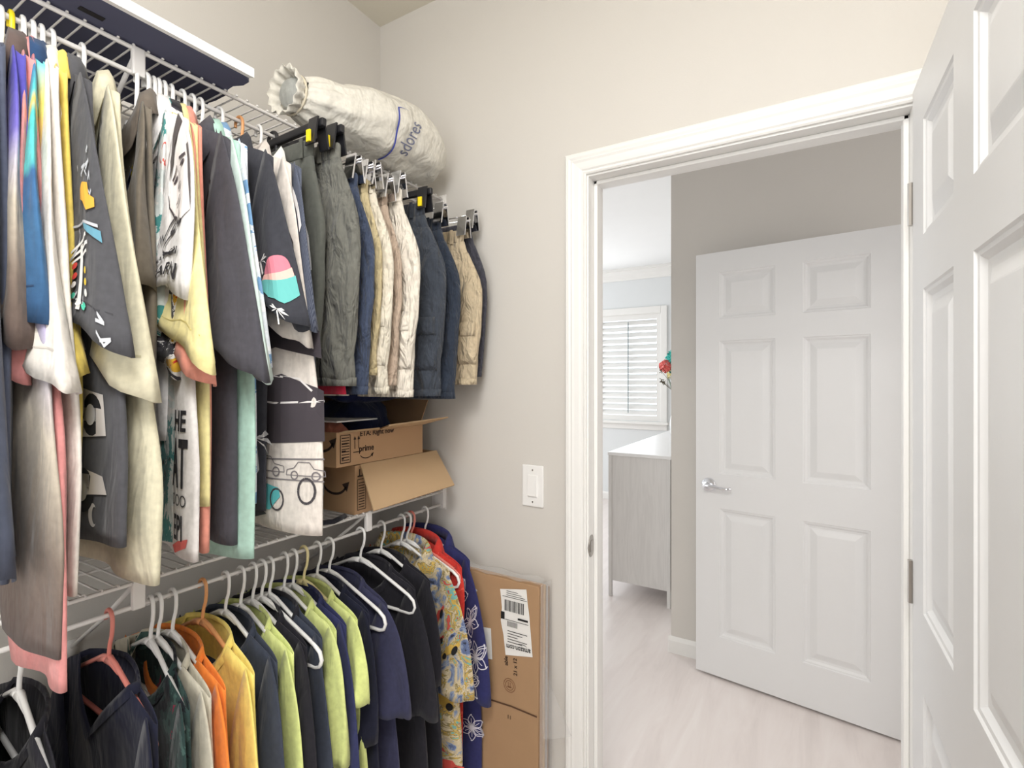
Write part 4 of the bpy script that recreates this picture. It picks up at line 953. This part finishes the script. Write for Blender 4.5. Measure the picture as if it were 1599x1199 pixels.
bs = ribbon(arc(0, .03, .05, .034, 200, 345), .007) + [[(.032, .026), (.062, .036), (.052, .006)]]
decal('printed_smile', bs, face_y(-.458, .24, .045), INK, up)
decal('printed_smile', xf(bs, 1.0), face_y(-.392, .215, .055), INK, low)
lab2 = ribbon([(0, 0), (.03, 0), (.03, .085), (0, .085), (0, 0)], .0022)
for k in range(10): lab2 += [rect(.004, .026, .006 + k * .0075, .0085 + k * .0075)]
decal('printed_label', lab2 + rect(0, 0, 0, 0)[:0] + [], face_x(.298, -.384, .012), INK, low)
decal('printed_marks', [rect(.0, .026, .0, .004), rect(.006, .010, .004, .022), rect(.016, .02, .004, .022)], face_x(.298, -.384, .104), INK, low)
def lump(name, label, cat, c, r3, mat, seed, pow_=1.):
    rg = random.Random(seed); ph = [rg.uniform(0, 6.28) for _ in range(6)]
    rings = []
    for i in range(15):
        f_ = -math.pi / 2 + math.pi * (i + .02) / 14.04; row = []
        for j in range(28):
            a = 2 * math.pi * j / 28; k = 1 + .10 * math.sin(3 * a + ph[0] + 2 * f_) + .07 * math.sin(5 * a + ph[1] - 3 * f_) + .05 * math.sin(9 * a + ph[2])
            cx = math.copysign(abs(math.cos(a)) ** .7, math.cos(a)); sy_ = math.copysign(abs(math.sin(a)) ** .7, math.sin(a)); cf = math.cos(f_) ** .6
            row.append((r3[0] * cx * cf * k, r3[1] * sy_ * cf * k, r3[2] * (math.sin(f_) + .12 * math.sin(4 * a + ph[3]) * math.cos(f_)) + r3[2]))
        rings.append(row)
    o = MB().loft(rings, True, True, True).build(name, mat, None, True, loc=c)
    return tag(o, label, cat)
lump('folded_jeans', 'folded dark navy jeans piled in the upper carton', 'jeans', (.14, -.25, upz + .006), (.09, .105, .085), F('navy_fold', (38, 46, 76)), 3)
lump('folded_sweater', 'folded deep blue sweater on top of the navy jeans', 'sweater', (.165, -.235, upz + .165), (.085, .12, .035), F('blue_fold', (36, 44, 88)), 8)
lump('cloth_bundle', 'small rust coloured cloth bundle at near end of upper carton', 'bundle', (.20, -.400, upz + .006), (.06, .035, .055), F('rust_cloth', (176, 110, 90)), 5)
pk = lump('backpack', 'black backpack slumped on lower shelf beside the cartons', 'backpack', (.15, -.515, SZ), (.12, .085, .075), F('black_nylon', (30, 31, 40)), 9)
MB().tube([(.10, -.03, .07), (.14, -.05, .05), (.15, -.02, .01), (.16, .04, .004), (.145, .09, .005)], .007, 8).build('strap', F('black_strap', (34, 34, 42)), pk, True)
MB().tube([(.09, -.05, .12), (.12, -.06, .10), (.13, -.03, .085), (.115, -.01, .095), (.125, .02, .08)], .0025, 6).build('drawcord', WPLAST, pk, True)
tag(MB().box(.06, .28, -.44, -.29, 0, .004).build('paper_sheet', WHITE, None, loc=(0, 0, upz + .1185)), 'white paper sheet lying over the upper carton', 'paper')

# ------------------------------------------------------------------ flat cartons leaning on the wall in plastic film
fc = tag(empty('flat_carton', (0, 0, 0)), 'tall flat brown carton in plastic film leaning by the door casing', 'box')
yb = -.075
def lean(x0, x1, z1, y_, t, nm, mat, sl=.0):
    return MB().add([(x0, y_ - .012, .0), (x1, y_ - .012, .0), (x1, y_, z1), (x0, y_, z1 + sl), (x0, y_ - .012 + t, .0), (x1, y_ - .012 + t, .0), (x1, y_ + t, z1), (x0, y_ + t, z1 + sl)],
                    [(0, 1, 2, 3), (5, 4, 7, 6), (0, 4, 5, 1), (3, 2, 6, 7), (0, 3, 7, 4), (1, 5, 6, 2)]).build(nm, mat, fc, bevel=.002)
lean(.21, .708, .826, yb, .030, 'board', CARD, .006)
lean(.215, .712, .822, yb + .032, .008, 'board', CARD_IN, .004)
lean(.22, .716, .818, yb + .042, .006, 'board', plain('grey_card', (178, 172, 170), .7), .004)
lean(.22, .714, .812, yb + .050, .008, 'board', CARD, .004)
def on_c(x, z, e=.0014): return (x, yb - .012 + .012 * z / .826 - e, z)
MB().add([on_c(.21, .475), on_c(.708, .475), on_c(.708, .481), on_c(.21, .481)], [(0, 1, 2, 3)]).build('fold_line', INK, fc) if 0 else None
decal('printed_fold_line', ribbon([(.42, .445), (.62, .455), (.705, .452)], .005), on_c, ink((92, 64, 46)), fc, .05)
labp = [(.577, .795), (.668, .812), (.672, .775), (.678, .74), (.690, .62), (.598, .602), (.590, .66), (.580, .70), (.584, .74)]
decal('shipping_label', [labp], lambda x, z: on_c(x, z, .002), WHITE, fc, .03)
bars = [rect(.594 + k * .0052, .5965 + k * .0052 + (.0012 if k % 3 == 0 else 0), .735, .768) for k in range(13)] + [rect(.604 + k * .004, .606 + k * .004, .69, .706) for k in range(9)] + [rect(.581, .594, .708, .73)]
bars += [rect(.586, .670, .7765, .778), rect(.596, .676, .7085, .710)] + [rect(.60, .664 - .012 * (k % 3), .782 + .006 * k, .7835 + .006 * k) for k in range(3)]
bars += [rect(.605, .672 - .016 * (k % 3), .676 - .008 * k, .678 - .008 * k) for k in range(5)] + [rect(.64, .674, .716, .722)]
decal('printed_barcode', bars, lambda x, z: on_c(x, z, .003), BLACK, fc, .05)
lt = xf(glyphs('amazon.com', 1, True), .0165, .0215, .642, .632, 182)
decal('printed_lettering', lt, lambda x, z: on_c(x, z, .003), BLACK, fc, .05)
decal('printed_smile', xf(ribbon(arc(0, 0, .016, .006, 20, 160), .0016), 1, 1, .655, .642), lambda x, z: on_c(x, z, .003), BLACK, fc)
decal('small_label', [[(.512, .665), (.545, .668), (.551, .575), (.520, .572)]], lambda x, z: on_c(x, z, .002), WHITE, fc, .03)
decal('small_label_band', [[(.494, .664), (.512, .665), (.520, .572), (.503, .570)]], lambda x, z: on_c(x, z, .002), BLACK, fc, .03)
decal('printed_lettering', [rect(.503, .513, .590 + k * .009, .595 + k * .009) for k in range(7)], lambda x, z: on_c(x, z, .003), WHITE, fc)
decal('printed_lettering', xf(glyphs('21 x 12', 1, True), .017, .017, .632, .575, 92) + xf(glyphs('able', 1, True), .017, .017, .600, .585, 92) + xf(glyphs('11', 1, True), .016, .016, .612, .42), on_c, INK, fc)
decal('printed_ring', ribbon(arc(.612, .515, .020, .020, 0, 360), .002) + ribbon(arc(.612, .515, .014, .014, 0, 360), .002) + [rect(.605, .619, .508, .512), rect(.607, .609, .510, .524), rect(.614, .616, .510, .524)], on_c, ink((132, 92, 64)), fc)
FILM, fn_, fk, fb = new_mat('plastic_film')
fb.inputs['Base Color'].default_value = (.92, .92, .92, 1); fb.inputs['Roughness'].default_value = .12; fb.inputs['Alpha'].default_value = .13
fm = MB()
fm.loft([[(.715, yb - .014 + .012 * z / .83, z) for z in (0, .25, .5, .835)], [(.719, yb + .0, z) for z in (0, .25, .5, .838)], [(.719, yb + .062, z) for z in (0, .25, .5, .832)]], False)
fm.loft([[(.15 + .0377 * i, yb - .006, .836 + .004 * math.sin(i * 2.3)) for i in range(16)], [(.15 + .0377 * i, yb + .03, .842 + .004 * math.sin(i * 1.9)) for i in range(16)]], False)
fm.build('plastic_film', FILM, fc, True, solid=.0006)
MB().add([(.717, -.07, .62), (.75, -.085, .56), (.792, -.075, .47), (.805, -.06, .42), (.76, -.07, .40), (.717, -.07, .385), (.735, -.078, .48)],
         [(0, 1, 6), (1, 2, 6), (2, 3, 4, 6), (4, 5, 6), (5, 0, 6)]).build('film_flap', FILM, fc, True, solid=.0006)
